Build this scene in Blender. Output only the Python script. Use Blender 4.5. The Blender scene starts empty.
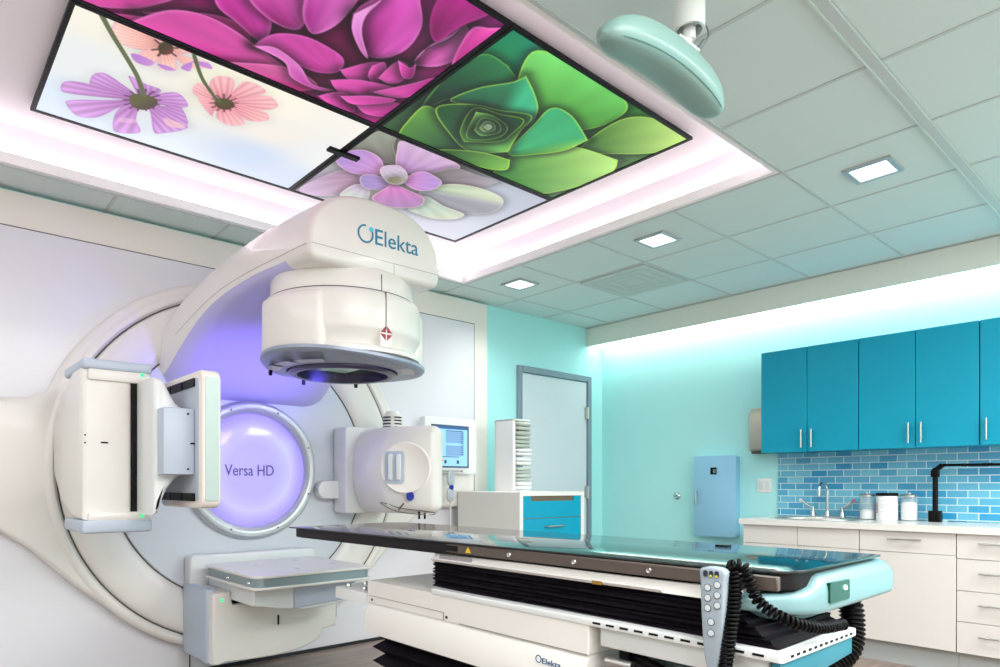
import bpy, bmesh, math, random
import numpy as np
from mathutils import Vector, Matrix
random.seed(4)
PI = math.pi
sc = bpy.context.scene
COL = sc.collection
CAMZ = 1.14

# ------------------------------------------------------------------ helpers
def s2l(c):
    out = []
    for v in c:
        v = v / 255.0
        out.append(v / 12.92 if v <= .04045 else ((v + .055) / 1.055) ** 2.4)
    return out

MATS = {}
def mat(name, rgb, rough=.45, metal=0., spec=.5, emit=None, estr=0., coat=0., noise=0., nscale=40., trans=0., ior=1.45, alpha=1.):
    if name in MATS: return MATS[name]
    m = bpy.data.materials.new(name); m.use_nodes = True
    nt = m.node_tree; b = nt.nodes['Principled BSDF']
    c = s2l(rgb) + [1]
    b.inputs['Base Color'].default_value = c
    b.inputs['Roughness'].default_value = rough
    b.inputs['Metallic'].default_value = metal
    b.inputs['Specular IOR Level'].default_value = spec
    b.inputs['Coat Weight'].default_value = coat
    b.inputs['Coat Roughness'].default_value = .08
    b.inputs['Transmission Weight'].default_value = trans
    b.inputs['IOR'].default_value = ior
    b.inputs['Alpha'].default_value = alpha
    if emit is not None:
        b.inputs['Emission Color'].default_value = s2l(emit) + [1]
        b.inputs['Emission Strength'].default_value = estr
    if noise:
        tc = nt.nodes.new('ShaderNodeTexCoord'); n = nt.nodes.new('ShaderNodeTexNoise')
        n.inputs['Scale'].default_value = nscale; n.inputs['Detail'].default_value = 5
        mx = nt.nodes.new('ShaderNodeMix'); mx.data_type = 'RGBA'
        mx.inputs['A'].default_value = [v * (1 - noise) for v in c[:3]] + [1]
        mx.inputs['B'].default_value = [min(1, v * (1 + noise)) for v in c[:3]] + [1]
        nt.links.new(tc.outputs['Object'], n.inputs['Vector'])
        nt.links.new(n.outputs['Fac'], mx.inputs['Factor'])
        nt.links.new(mx.outputs['Result'], b.inputs['Base Color'])
    MATS[name] = m
    return m

def topof(o):
    while o.parent is not None: o = o.parent
    return o

def obj(name, bm, m, parent=None, smooth=38):
    me = bpy.data.meshes.new(name)
    if isinstance(bm, bpy.types.Mesh):
        me = bm
    else:
        bmesh.ops.remove_doubles(bm, verts=bm.verts, dist=1e-6)
        bmesh.ops.recalc_face_normals(bm, faces=bm.faces)
        bm.to_mesh(me); bm.free()
    for p in me.polygons: p.use_smooth = True
    try: me.set_sharp_from_angle(angle=math.radians(smooth))
    except Exception: pass
    if m is not None: me.materials.append(m)
    o = bpy.data.objects.new(name, me); COL.objects.link(o)
    if parent is not None:
        t = topof(parent)
        if t.location.length > 0: me.transform(Matrix.Translation(-t.location))
        o.parent = parent
    return o

def obj_split(name, bm, m, parent):             # every separate piece becomes a part of its own
    bm.verts.ensure_lookup_table(); seen = set(); res = []
    for v in bm.verts:
        if v in seen: continue
        st = [v]; comp = []; seen.add(v)
        while st:
            a = st.pop(); comp.append(a)
            for e in a.link_edges:
                b = e.other_vert(a)
                if b not in seen: seen.add(b); st.append(b)
        nb = bmesh.new(); mp = {a: nb.verts.new(a.co) for a in comp}; cs = set(comp)
        for f in {f for a in comp for f in a.link_faces}: nb.faces.new([mp[x] for x in f.verts])
        res.append(obj(name, nb, m, parent))
    bm.free()
    return res

def tag(o, label=None, cat=None, group=None, kind=None):
    if label: o['label'] = label
    if cat: o['category'] = cat
    if group: o['group'] = group
    if kind: o['kind'] = kind
    return o

def thing(name, label, cat, loc=(0, 0, 0), group=None):
    o = bpy.data.objects.new(name, None); COL.objects.link(o)
    o.location = loc; o.empty_display_size = .1
    return tag(o, label, cat, group)

def struct(name, bm, m, parent=None, smooth=38):
    o = obj(name, bm, m, parent, smooth)
    if parent is None: o['kind'] = 'structure'
    return o

def dup(root, loc, label=None):
    r = root.copy(); COL.objects.link(r); r.location = loc
    if label: r['label'] = label
    for ch in list(root.children):
        c = ch.copy(); COL.objects.link(c); c.parent = r
        for g in list(ch.children):
            d = g.copy(); COL.objects.link(d); d.parent = c
    return r

B = bmesh.new

def box(bm, x0, x1, y0, y1, z0, z1, bev=0., seg=2):
    mtx = Matrix.Translation(((x0 + x1) / 2, (y0 + y1) / 2, (z0 + z1) / 2)) @ Matrix.Diagonal((abs(x1 - x0), abs(y1 - y0), abs(z1 - z0), 1))
    r = bmesh.ops.create_cube(bm, size=1, matrix=mtx)
    if bev:
        es = list({e for v in r['verts'] for e in v.link_edges})
        bmesh.ops.bevel(bm, geom=es, offset=bev, segments=seg, profile=.5, affect='EDGES')
    return bm

def loft(bm, loops, cap0=True, cap1=True, closed=True):
    vs = [[bm.verts.new(p) for p in L] for L in loops]
    n = len(loops[0])
    for a, b in zip(vs[:-1], vs[1:]):
        for i in range(n if closed else n - 1):
            j = (i + 1) % n
            try: bm.faces.new((a[i], a[j], b[j], b[i]))
            except ValueError: pass
    if closed:
        if cap0: bm.faces.new(vs[0])
        if cap1: bm.faces.new(list(reversed(vs[-1])))
    return bm

def offset2(pts, d):
    n = len(pts); out = []
    A = sum(pts[i][0] * pts[(i + 1) % n][1] - pts[(i + 1) % n][0] * pts[i][1] for i in range(n))
    sgn = 1 if A > 0 else -1
    for i in range(n):
        p0, p1, p2 = Vector(pts[i - 1]), Vector(pts[i]), Vector(pts[(i + 1) % n])
        e1 = (p1 - p0); e2 = (p2 - p1)
        if e1.length < 1e-9 or e2.length < 1e-9: out.append(tuple(p1)); continue
        e1.normalize(); e2.normalize()
        n1 = Vector((-e1.y, e1.x)) * sgn; n2 = Vector((-e2.y, e2.x)) * sgn
        m = n1 + n2
        if m.length < 1e-6: m = n1
        m.normalize()
        k = d / max(.45, m.dot(n1))
        out.append((p1.x + m.x * k, p1.y + m.y * k))
    return out

def prism(bm, pts, axis, a0, a1, bev=0., bev1=None, seg=3):
    def to3(p, a):
        if axis == 'y': return (p[0], a, p[1])
        if axis == 'x': return (a, p[0], p[1])
        return (p[0], p[1], a)
    if bev1 is None: bev1 = bev
    if a1 < a0: a0, a1, bev, bev1 = a1, a0, bev1, bev
    loops = []
    if bev:
        for k in range(seg + 1):
            t = k / seg * PI / 2
            loops.append([to3(p, a0 + bev * (1 - math.sin(t))) for p in offset2(pts, bev * (1 - math.cos(PI / 2 - t + 0) if False else 1 - math.sin(t) if False else (1 - math.cos(PI/2 - (PI/2 - t)))))])
        loops = []
        for k in range(seg + 1):
            t = k / seg * PI / 2
            loops.append([to3(p, a0 + bev * (1 - math.cos(t))) for p in offset2(pts, bev * (1 - math.sin(t)))])
    else:
        loops.append([to3(p, a0) for p in pts])
    if bev1:
        for k in range(seg + 1):
            t = PI / 2 - k / seg * PI / 2
            loops.append([to3(p, a1 - bev1 * (1 - math.cos(t))) for p in offset2(pts, bev1 * (1 - math.sin(t)))])
    else:
        loops.append([to3(p, a1) for p in pts])
    return loft(bm, loops)

def rrect(x0, x1, y0, y1, r, n=5):
    out = []
    for cx, cy, a in ((x1 - r, y1 - r, 0), (x0 + r, y1 - r, PI / 2), (x0 + r, y0 + r, PI), (x1 - r, y0 + r, 1.5 * PI)):
        for k in range(n + 1):
            t = a + k / n * PI / 2
            out.append((cx + r * math.cos(t), cy + r * math.sin(t)))
    return out

def lathe(bm, prof, c, axis='z', seg=64, a0=0., a1=2 * PI):
    full = abs(a1 - a0 - 2 * PI) < 1e-6
    n = seg if full else seg + 1
    loops = []
    for k in range(n):
        t = a0 + (a1 - a0) * k / seg
        L = []
        for r, h in prof:
            if axis == 'z': L.append((c[0] + r * math.cos(t), c[1] + r * math.sin(t), c[2] + h))
            elif axis == 'y': L.append((c[0] + r * math.cos(t), c[1] + h, c[2] + r * math.sin(t)))
            else: L.append((c[0] + h, c[1] + r * math.cos(t), c[2] + r * math.sin(t)))
        loops.append(L)
    if full: loops.append(loops[0])
    loft(bm, loops, closed=False)
    bmesh.ops.remove_doubles(bm, verts=bm.verts, dist=1e-6)
    return bm

def cyl(bm, p0, p1, r, r1=None, seg=20):
    return tube(bm, [p0, p1], r, seg, r1)

def catmull(pts, n=8, closed=False):
    P = [Vector(p) for p in pts]; out = []
    N = len(P)
    rng = range(N if closed else N - 1)
    for i in rng:
        if closed: a, b, c, d = P[i - 1], P[i], P[(i + 1) % N], P[(i + 2) % N]
        else: a, b, c, d = P[max(i - 1, 0)], P[i], P[i + 1], P[min(i + 2, N - 1)]
        for k in range(n):
            t = k / n
            out.append(.5 * ((2 * b) + (c - a) * t + (2 * a - 5 * b + 4 * c - d) * t * t + (3 * b - a - 3 * c + d) * t ** 3))
    if not closed: out.append(P[-1])
    return out

def tube(bm, pts, r, seg=10, r1=None, radii=None):
    P = [Vector(p) for p in pts]; n = len(P); loops = []
    T = []
    for i in range(n):
        a = P[max(i - 1, 0)]; b = P[min(i + 1, n - 1)]
        d = (b - a)
        T.append(d.normalized() if d.length > 1e-9 else Vector((0, 0, 1)))
    u = T[0].orthogonal().normalized()
    for i in range(n):
        u = (u - T[i] * u.dot(T[i])); u.normalize()
        v = T[i].cross(u)
        rr = radii[i] if radii else (r if r1 is None else r + (r1 - r) * i / (n - 1))
        loops.append([tuple(P[i] + (u * math.cos(2 * PI * k / seg) + v * math.sin(2 * PI * k / seg)) * rr) for k in range(seg)])
    return loft(bm, loops)

def helix(path, turns, rad, per=12):
    P = catmull(path, 24); n = len(P); L = [0]
    for a, b in zip(P[:-1], P[1:]): L.append(L[-1] + (b - a).length)
    tot = L[-1]; N = turns * per; out = []
    j = 0; u = None
    for k in range(N + 1):
        s = tot * k / N
        while j < n - 2 and L[j + 1] < s: j += 1
        t = (s - L[j]) / max(1e-9, L[j + 1] - L[j])
        p = P[j].lerp(P[j + 1], t); d = (P[j + 1] - P[j]).normalized()
        if u is None: u = d.orthogonal().normalized()
        u = (u - d * u.dot(d)).normalized(); v = d.cross(u)
        a = 2 * PI * k / per
        out.append(p + (u * math.cos(a) + v * math.sin(a)) * rad)
    return out

def text(name, body, org, xd, zd, width, height, m, parent, depth=.001):
    cu = bpy.data.curves.new(name, 'FONT'); cu.body = body; cu.size = 1; cu.extrude = .002; cu.resolution_u = 6
    o = bpy.data.objects.new(name, cu); COL.objects.link(o)
    dg = bpy.context.evaluated_depsgraph_get()
    me = bpy.data.meshes.new_from_object(o.evaluated_get(dg))
    bpy.data.objects.remove(o)
    xs = [v.co.x for v in me.vertices]; 
    x0, x1 = min(xs), max(xs)
    xd = Vector(xd).normalized(); zd = Vector(zd).normalized(); nd = xd.cross(zd)
    for v in me.vertices:
        p = Vector(org) + xd * ((v.co.x - x0) / (x1 - x0) * width) + zd * (v.co.y * height / .73) + nd * (v.co.z * depth / .002)
        v.co = p
    return obj(name, me, m, parent)

# ------------------------------------------------------------------ materials
white = mat('white_shell', (230, 228, 223), .32, coat=.25)
white2 = mat('cool_white_shell', (222, 226, 226), .35, coat=.2)
cream = mat('cream_panel', (243, 237, 229), .4)
drumm = mat('drum_cover', (208, 214, 222), .4)
bluegrey = mat('blue_grey_plastic', (184, 196, 212), .35)
silver = mat('silver_trim', (190, 196, 198), .28, metal=.35)
greyband = mat('grey_band', (142, 158, 164), .35, metal=.3)
seamm = mat('dark_seam', (84, 82, 80), .6)
black = mat('black_plastic', (8, 8, 10), .4, spec=.2)
blackr = mat('black_rubber', (6, 6, 8), .4, spec=.14)
bellow = mat('black_bellows_fabric', (17, 13, 20), .6, spec=.12)
chrome = mat('chrome', (214, 216, 218), .12, metal=1)
steel = mat('brushed_steel', (196, 196, 192), .32, metal=1)
tealc = mat('teal_laminate', (6, 150, 180), .4, spec=.35, noise=.05, nscale=3)
lam = mat('pale_laminate', (216, 212, 207), .4)
ctop = mat('white_countertop', (226, 223, 218), .25)
tealw = None
glassm = mat('clear_glass', (225, 240, 245), .05, alpha=.16)
green = mat('green_led', (40, 200, 120), .4, emit=(60, 235, 150), estr=1.)
blue = mat('blue_badge', (30, 50, 160), .3)
textblue = mat('logo_blue', (18, 128, 160), .4)
cyan = mat('logo_cyan', (70, 205, 230), .4)
red = mat('red_print', (150, 30, 50), .4)
cotton = mat('cotton', (242, 240, 236), .9)
cloth = mat('white_cloth', (236, 236, 236), .85)
clothg = mat('grey_green_cloth', (188, 196, 186), .85)

def wall_mat(name, rgb):
    return mat(name, rgb, .55, noise=.015, nscale=6)
tealw = wall_mat('teal_paint', (180, 241, 240))
greyp = mat('grey_wall_laminate', (228, 229, 235), .2, noise=.012, nscale=90)

# ------------------------------------------------------------------ room shell
YW, XW, ZC = 4.22, 5.45, 2.70
RX0, RX1, RY0, RY1, RT = -.31, 3.35, 1.48, 3.92, 2.905
# floor
def floor_mat():
    m = bpy.data.materials.new('wood_look_floor'); m.use_nodes = True
    nt = m.node_tree; b = nt.nodes['Principled BSDF']; b.inputs['Roughness'].default_value = .38
    tc = nt.nodes.new('ShaderNodeTexCoord'); mp = nt.nodes.new('ShaderNodeMapping'); mp.inputs['Scale'].default_value = (1.2, 9, 1)
    n = nt.nodes.new('ShaderNodeTexNoise'); n.inputs['Scale'].default_value = 3; n.inputs['Detail'].default_value = 8
    br = nt.nodes.new('ShaderNodeTexBrick'); br.inputs['Scale'].default_value = 1
    br.inputs['Brick Width'].default_value = 1.2; br.inputs['Row Height'].default_value = .16; br.inputs['Mortar Size'].default_value = .0015
    br.inputs['Color1'].default_value = (.9, .9, .9, 1); br.inputs['Color2'].default_value = (1.08, 1.08, 1.08, 1); br.inputs['Mortar'].default_value = (.6, .6, .6, 1)
    cr = nt.nodes.new('ShaderNodeValToRGB')
    cr.color_ramp.elements[0].position = .3; cr.color_ramp.elements[0].color = s2l((124, 106, 98)) + [1]
    cr.color_ramp.elements[1].position = .75; cr.color_ramp.elements[1].color = s2l((160, 142, 132)) + [1]
    mx = nt.nodes.new('ShaderNodeMix'); mx.data_type = 'RGBA'; mx.blend_type = 'MULTIPLY'; mx.inputs['Factor'].default_value = 1
    nt.links.new(tc.outputs['Object'], mp.inputs['Vector']); nt.links.new(mp.outputs['Vector'], n.inputs['Vector'])
    nt.links.new(tc.outputs['Object'], br.inputs['Vector'])
    nt.links.new(n.outputs['Fac'], cr.inputs['Fac']); nt.links.new(cr.outputs['Color'], mx.inputs['A']); nt.links.new(br.outputs['Color'], mx.inputs['B'])
    nt.links.new(mx.outputs['Result'], b.inputs['Base Color'])
    return m
struct('floor', box(B(), -3, XW + .1, -2.5, YW + .1, -.1, 0), floor_mat())
struct('wall_back', box(B(), -3, XW + .12, YW, YW + .12, 0, 3.05), tealw)
struct('wall_right', box(B(), XW, XW + .12, -2.5, YW, 0, 3.05), tealw)

offw = mat('off_white_paint', (226, 228, 226), .6)
struct('wall_left', box(B(), -3.12, -3, -2.5, YW + .12, 0, 3.05), offw)
struct('wall_front', box(B(), -3, XW + .12, -2.62, -2.5, 0, 3.05), offw)
# ceiling with a rectangular opening
tile = mat('ceiling_tile', (214, 230, 227), .8, noise=.03, nscale=120)  # grey-green tint stands in for light bounced off the teal wall
bm = B()
box(bm, -3, RX0, -2.5, YW, ZC, ZC + .06)
box(bm, RX1, XW, -2.5, YW, ZC, ZC + .06)
box(bm, RX0, RX1, -2.5, RY0, ZC, ZC + .06)
box(bm, RX0, RX1, RY1, YW, ZC, ZC + .06)
struct('ceiling', bm, tile)
# suspended grid of tees
gridm = mat('ceiling_grid_metal', (196, 206, 204), .5)
bm = B(); GX, GY, S = 3.35, .87, .61
def tee(x0, x1, y0, y1):
    box(bm, x0, x1, y0, y1, ZC - (.004 if x1 - x0 > y1 - y0 else .0034), ZC + .002)
xs = [GX + k * S for k in range(-10, 4)]; ys = [GY + k * S for k in range(-5, 6)]
for y in ys:
    w = .008
    for (a, b) in ([(-3, XW - .25)] if (y < RY0 + .01 or y > RY1 - .01) else [(-3, RX0), (RX1, XW - .25)]): tee(a, b, y - w, y + w)
for x in xs:
    w = .008
    for (a, b) in ([(-2.5, YW)] if (x < RX0 + .01 or x > RX1 - .01) else [(-2.5, RY0), (RY1, YW)]): tee(x - w, x + w, a, b)
struct('trim_1', bm, gridm)
bm = B(); box(bm, -3, XW - .25, GY - .018, GY + .016, ZC - .016, ZC - .0045)
struct('trim_8', bm, gridm)
bm = B(); box(bm, -3, XW - .25, GY + .017, GY + .024, ZC - .019, ZC - .0045)
struct('trim_2', bm, mat('pale_track', (214, 232, 224), .4))
# recess
recm = mat('recess_paint', (250, 245, 249), .6)
bm = B()
box(bm, RX0, RX1, RY0, RY1, RT, RT + .05)
for a in ((RX0 - .02, RX0, RY0 - .02, RY1 + .02), (RX1, RX1 + .02, RY0 - .02, RY1 + .02), (RX0, RX1, RY0 - .02, RY0), (RX0, RX1, RY1, RY1 + .02)):
    box(bm, a[0], a[1], a[2], a[3], ZC + .001, RT + .05)
struct('trim_9', bm, recm)
ledm = mat('cove_led', (255, 255, 255), .5, emit=(255, 240, 250), estr=5.)
ledge = mat('cove_ledge', (253, 252, 251), .5)
bm = B(); bl = B()
d = .035
for a in ((RX0, RX0 + d, RY0, RY1), (RX1 - d, RX1, RY0, RY1), (RX0 + d + .0004, RX1 - d - .0004, RY0, RY0 + d), (RX0 + d + .0004, RX1 - d - .0004, RY1 - d, RY1)):
    box(bm, a[0], a[1], a[2], a[3], ZC + .002, ZC + .055)
    e = .012
    box(bl, a[0] + (e if a[0] == RX1 - d else 0), a[1] - (e if a[1] == RX0 + d else 0), a[2] + (e if a[2] == RY1 - d else 0), a[3] - (e if a[3] == RY0 + d else 0), ZC + .056, ZC + .085)
struct('trim_3', bm, ledge)
struct('trim_4', bl, ledm)
# soffit over the cabinets with its light
sofm = mat('soffit_paint', (232, 236, 226), .6)
bm = B(); box(bm, 5.20, 5.225, -2.5, YW - .001, 2.52, ZC - .005); box(bm, 5.225, XW - .001, -2.5, YW - .001, 2.60, 2.62)
struct('trim_5', bm, sofm)
bm = B(); box(bm, 5.23, 5.40, -2.5, YW - .03, 2.535, 2.555)
struct('trim_6', bm, mat('soffit_led', (255, 255, 255), .5, emit=(255, 252, 248), estr=5.))
# white panelled surround behind the machine
bm = B(); prism(bm, [(-3, .0), (3.825, .0), (3.825, 2.678), (-3, 2.678)], 'y', 4.17, YW, .003)
struct('trim_10', bm, cream)
bm = B(); box(bm, -3, 3.67, 4.163, 4.171, .02, 2.49, .002, 1)
struct('trim_11', bm, greyp)
bm = B()
box(bm, -3, 3.676, 4.165, 4.1715, 2.4885, 2.495); box(bm, 3.669, 3.675, 4.165, 4.1715, .02, 2.494)
struct('trim_7', bm, seamm)
bm = B(); box(bm, -3, 3.83, 4.152, 4.17, .0, .022); box(bm, 1.36, 1.366, 4.16, 4.1645, .02, .3)
struct('baseboard_back', bm, mat('black_base', (30, 30, 34), .5))

# ------------------------------------------------------------------ door
dframe = mat('door_frame_paint', (128, 148, 162), .4); dleaf = mat('door_leaf', (214, 224, 230), .42)
dt = thing('door_1', None, None, (4.735, YW, 0)); dt['kind'] = 'structure'
bm = B()
for a in ((4.222, 4.275, 0, 2.222), (5.196, 5.249, 0, 2.222), (4.2755, 5.1955, 2.165, 2.222)): box(bm, a[0], a[1], YW - .03, YW + .02, a[2], a[3], .004, 1)
struct('door_frame', bm, dframe, dt)
struct('door_leaf', box(B(), 4.28, 5.19, YW - .012, YW + .01, .01, 2.158, .003, 1), dleaf, dt)
for z in (.35, 1.08, 1.86):
    bm = B(); cyl(bm, (5.193, YW - .03, z - .06), (5.193, YW - .03, z + .06), .011); box(bm, 5.16, 5.2, YW - .03, YW - .012, z - .055, z + .055)
    struct('hinge', bm, steel, dt)

# ------------------------------------------------------------------ ceiling lights
panel = mat('downlight_panel', (255, 255, 255), .5, emit=(240, 246, 255), estr=3.2)
def downlight(x, y, label):
    t = thing('ceiling_light', label, 'ceiling light', (x, y, ZC - .005), 'square ceiling lights')
    bm = B()
    for a in ((-.105, .105, -.105, -.082), (-.105, .105, .082, .105), (-.105, -.082, -.082, .082), (.082, .105, -.082, .082)):
        box(bm, x + a[0], x + a[1], y + a[2], y + a[3], ZC - .012, ZC - .0005)
    obj('frame', bm, silver, t)
    obj('diffuser', box(B(), x - .082, x + .082, y - .082, y + .082, ZC - .008, ZC - .001), panel, t)
    return t
downlight(3.655, 1.175, 'square recessed ceiling light nearest the camera, over the right side of the room')
downlight(3.655, 2.395, 'square recessed ceiling light in the middle, beside the corner of the lit recess')
downlight(3.655, 3.615, 'smallest and farthest square ceiling light, just above the teal wall by the door')

vt = thing('ceiling_vent', 'flat square grey air vent panel in the ceiling, right of the farthest light', 'vent', (4.265, 3.005, ZC))
bm = B(); box(bm, 4.265 - .285, 4.265 + .285, 3.005 - .285, 3.005 + .285, ZC - .012, ZC - .001, .003, 1); obj('panel', bm, mat('vent_grey', (196, 206, 202), .5), vt)
bm = B()
for r in (.23, .16, .09):
    bm = B(); lathe(bm, [(r * 1.414, -.0125), (r * 1.414, -.015), (r * 1.414 - .012, -.015), (r * 1.414 - .012, -.0125)], (4.265, 3.005, ZC), 'z', 4, PI / 4, PI / 4 + 2 * PI)
    obj('slat', bm, MATS['vent_grey'], vt)
# ------------------------------------------------------------------ ceiling picture screens
ZS = 2.87
TH = math.radians(40.77); FPX, PX0, PY0 = 665., 467., 486.
def at(px, py, Z=ZS - CAMZ):                  # a point of the picture on the ceiling screens
    r = (px - PX0) / FPX; k = Z / ((PY0 - py) / FPX)
    return ((r * math.cos(TH) + math.sin(TH)) * k, (-r * math.sin(TH) + math.cos(TH)) * k)

class Canvas:
    def __init__(s, x0, x1, y0, y1, step=.0042):
        s.nx = int((x1 - x0) / step); s.ny = int((y1 - y0) / step)
        s.gx = np.linspace(x0, x1, s.nx); s.gy = np.linspace(y0, y1, s.ny)
        s.X, s.Y = np.meshgrid(s.gx, s.gy); s.img = np.zeros(s.X.shape + (3,)); s.step = step
    def fill(s, f): s.img = f(s.X, s.Y)
    def grad(s, stops):                        # blend of coloured points: ((px,py),rgb,weight)
        W = np.zeros(s.X.shape); C = np.zeros(s.img.shape)
        for (p, c, w) in stops:
            q = at(*p); d = (s.X - q[0]) ** 2 + (s.Y - q[1]) ** 2 + .004
            k = w / d ** 1.6; W += k; C += k[..., None] * np.array(c, float)
        s.img = C / W[..., None]
    def petal(s, pts, c0, c1, base, tip, edge=None, ek=.75, ew=.012, sh=.22, sharp=False, vein=0., vf=60, g=1., side=0., cs=None, smooth=True, alpha=1., dark=0., dw=.03, world=False):
        P = [Vector(p if world else at(*p)) for p in pts]
        if sharp:
            q = Vector(tip if world else at(*tip)); f = min(P, key=lambda p: (p - q).length)
            P = [x for p in P for x in ([p, p, p] if p is f else [p])]
        if smooth: P = catmull(P, 7, True)
        A = np.array([(p.x, p.y) for p in P]); Bp = np.roll(A, -1, 0)
        m = .09
        i0 = np.searchsorted(s.gx, A[:, 0].min() - m); i1 = np.searchsorted(s.gx, A[:, 0].max() + m)
        j0 = np.searchsorted(s.gy, A[:, 1].min() - m); j1 = np.searchsorted(s.gy, A[:, 1].max() + m)
        if i1 <= i0 or j1 <= j0: return
        X = s.X[j0:j1, i0:i1]; Y = s.Y[j0:j1, i0:i1]
        D = np.full(X.shape, 1e9); inside = np.zeros(X.shape, bool)
        for a, b in zip(A, Bp):
            dx, dy = b - a; L = dx * dx + dy * dy + 1e-12
            t = np.clip(((X - a[0]) * dx + (Y - a[1]) * dy) / L, 0, 1)
            D = np.minimum(D, (X - a[0] - t * dx) ** 2 + (Y - a[1] - t * dy) ** 2)
            c = (a[1] > Y) != (b[1] > Y)
            if abs(dy) > 1e-12: inside ^= c & (X < dx * (Y - a[1]) / dy + a[0])
        D = np.sqrt(D); sd = np.where(inside, D, -D)
        al = np.clip(.5 + sd / s.step, 0, 1) * alpha
        if sh: s.img[j0:j1, i0:i1] *= (1 - sh * alpha * np.exp(-(np.maximum(-sd, 0) / .035) ** 2))[..., None]
        b0 = np.array(base if world else at(*base)); t0 = np.array(tip if world else at(*tip)); ax = t0 - b0; Ln = np.hypot(*ax); ax = ax / Ln
        u = np.clip(((X - b0[0]) * ax[0] + (Y - b0[1]) * ax[1]) / Ln, 0, 1); v = (X - b0[0]) * -ax[1] + (Y - b0[1]) * ax[0]
        col = np.array(c0, float) + (np.array(c1, float) - np.array(c0, float)) * (u ** g)[..., None]
        if cs is not None:                     # third tone toward one flank of the petal
            k = np.clip(.5 + side * v / .08, 0, 1)[..., None]; col = col * (1 - k) + np.array(cs, float) * k
        if vein: col = col * (1 + vein * np.sin(np.arctan2(v, u * Ln + .06) * vf))[..., None]
        if dark: col = col * (1 - dark * np.exp(-(D / dw) ** 2))[..., None]
        if edge is not None:
            k = ek * np.exp(-(D / ew) ** 2)[..., None]; col = col * (1 - k) + np.array(edge, float) * k
        I = s.img[j0:j1, i0:i1]; s.img[j0:j1, i0:i1] = I * (1 - al[..., None]) + col * al[..., None]
    def line(s, pts, w, c):
        P = [Vector((*at(*p), 0)) for p in pts]; P = catmull(P, 8)
        for a, b in zip(P[:-1], P[1:]):
            dx, dy = b.x - a.x, b.y - a.y; L = dx * dx + dy * dy + 1e-12
            i0 = np.searchsorted(s.gx, min(a.x, b.x) - .04); i1 = np.searchsorted(s.gx, max(a.x, b.x) + .04)
            j0 = np.searchsorted(s.gy, min(a.y, b.y) - .04); j1 = np.searchsorted(s.gy, max(a.y, b.y) + .04)
            if i1 <= i0 or j1 <= j0: continue
            X = s.X[j0:j1, i0:i1]; Y = s.Y[j0:j1, i0:i1]
            t = np.clip(((X - a.x) * dx + (Y - a.y) * dy) / L, 0, 1)
            D = np.hypot(X - a.x - t * dx, Y - a.y - t * dy)
            al = np.clip(.5 + (w / 2 - D) / s.step, 0, 1)[..., None]
            s.img[j0:j1, i0:i1] = s.img[j0:j1, i0:i1] * (1 - al) + np.array(c, float) * al
    def mesh(s, name):
        n = s.nx * s.ny
        co = np.empty((n, 3)); co[:, 0] = s.X.ravel(); co[:, 1] = s.Y.ravel(); co[:, 2] = ZS
        idx = np.arange(n).reshape(s.ny, s.nx)
        q = np.stack([idx[:-1, :-1], idx[1:, :-1], idx[1:, 1:], idx[:-1, 1:]], -1).reshape(-1, 4)
        me = bpy.data.meshes.new(name)
        me.from_pydata(co.tolist(), [], q.tolist())
        ca = me.color_attributes.new('picture', 'FLOAT_COLOR', 'POINT')
        v = np.clip(s.img.reshape(-1, 3) / 255., 0, 1)
        lin = np.where(v <= .04045, v / 12.92, ((v + .055) / 1.055) ** 2.4)
        rgba = np.ones((n, 4), np.float32); rgba[:, :3] = lin
        ca.data.foreach_set('color', rgba.ravel())
        return me

def screen_mat():
    m = bpy.data.materials.new('lit_picture'); m.use_nodes = True
    nt = m.node_tree; b = nt.nodes['Principled BSDF']
    a = nt.nodes.new('ShaderNodeAttribute'); a.attribute_name = 'picture'
    b.inputs['Base Color'].default_value = (.01, .01, .01, 1); b.inputs['Roughness'].default_value = .35; b.inputs['Specular IOR Level'].default_value = .2
    nt.links.new(a.outputs['Color'], b.inputs['Emission Color']); b.inputs['Emission Strength'].default_value = 1.08
    return m
SCRM = screen_mat()
SX0, SXM, SX1, SY0, SYM, SY1 = .475, 1.757, 3.015, 1.775, 2.706, 3.625
def ring_pts(c, n, r0, r1, a0=0, jit=0): ...
# --- cosmos flowers against the sky
cA = Canvas(SX0 + .02, SXM - .012, SYM + .012, SY1 - .02)
cA.grad([((110, 20), (240, 236, 220), 1), ((60, 105), (214, 226, 240), 1), ((150, 150), (224, 232, 242), .8), ((220, 80), (240, 236, 214), 1.2), ((260, 100), (246, 240, 222), 1.),
         ((290, 180), (208, 218, 236), 1.2), ((250, 155), (200, 214, 236), .9), ((330, 160), (232, 232, 232), 1), ((360, 130), (238, 234, 226), 1), ((170, 60), (226, 222, 220), .6), ((270, 130), (236, 230, 220), .8), ((90, 60), (226, 230, 230), .6)])
pk0, pk1 = (226, 150, 160), (242, 196, 186)
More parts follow.
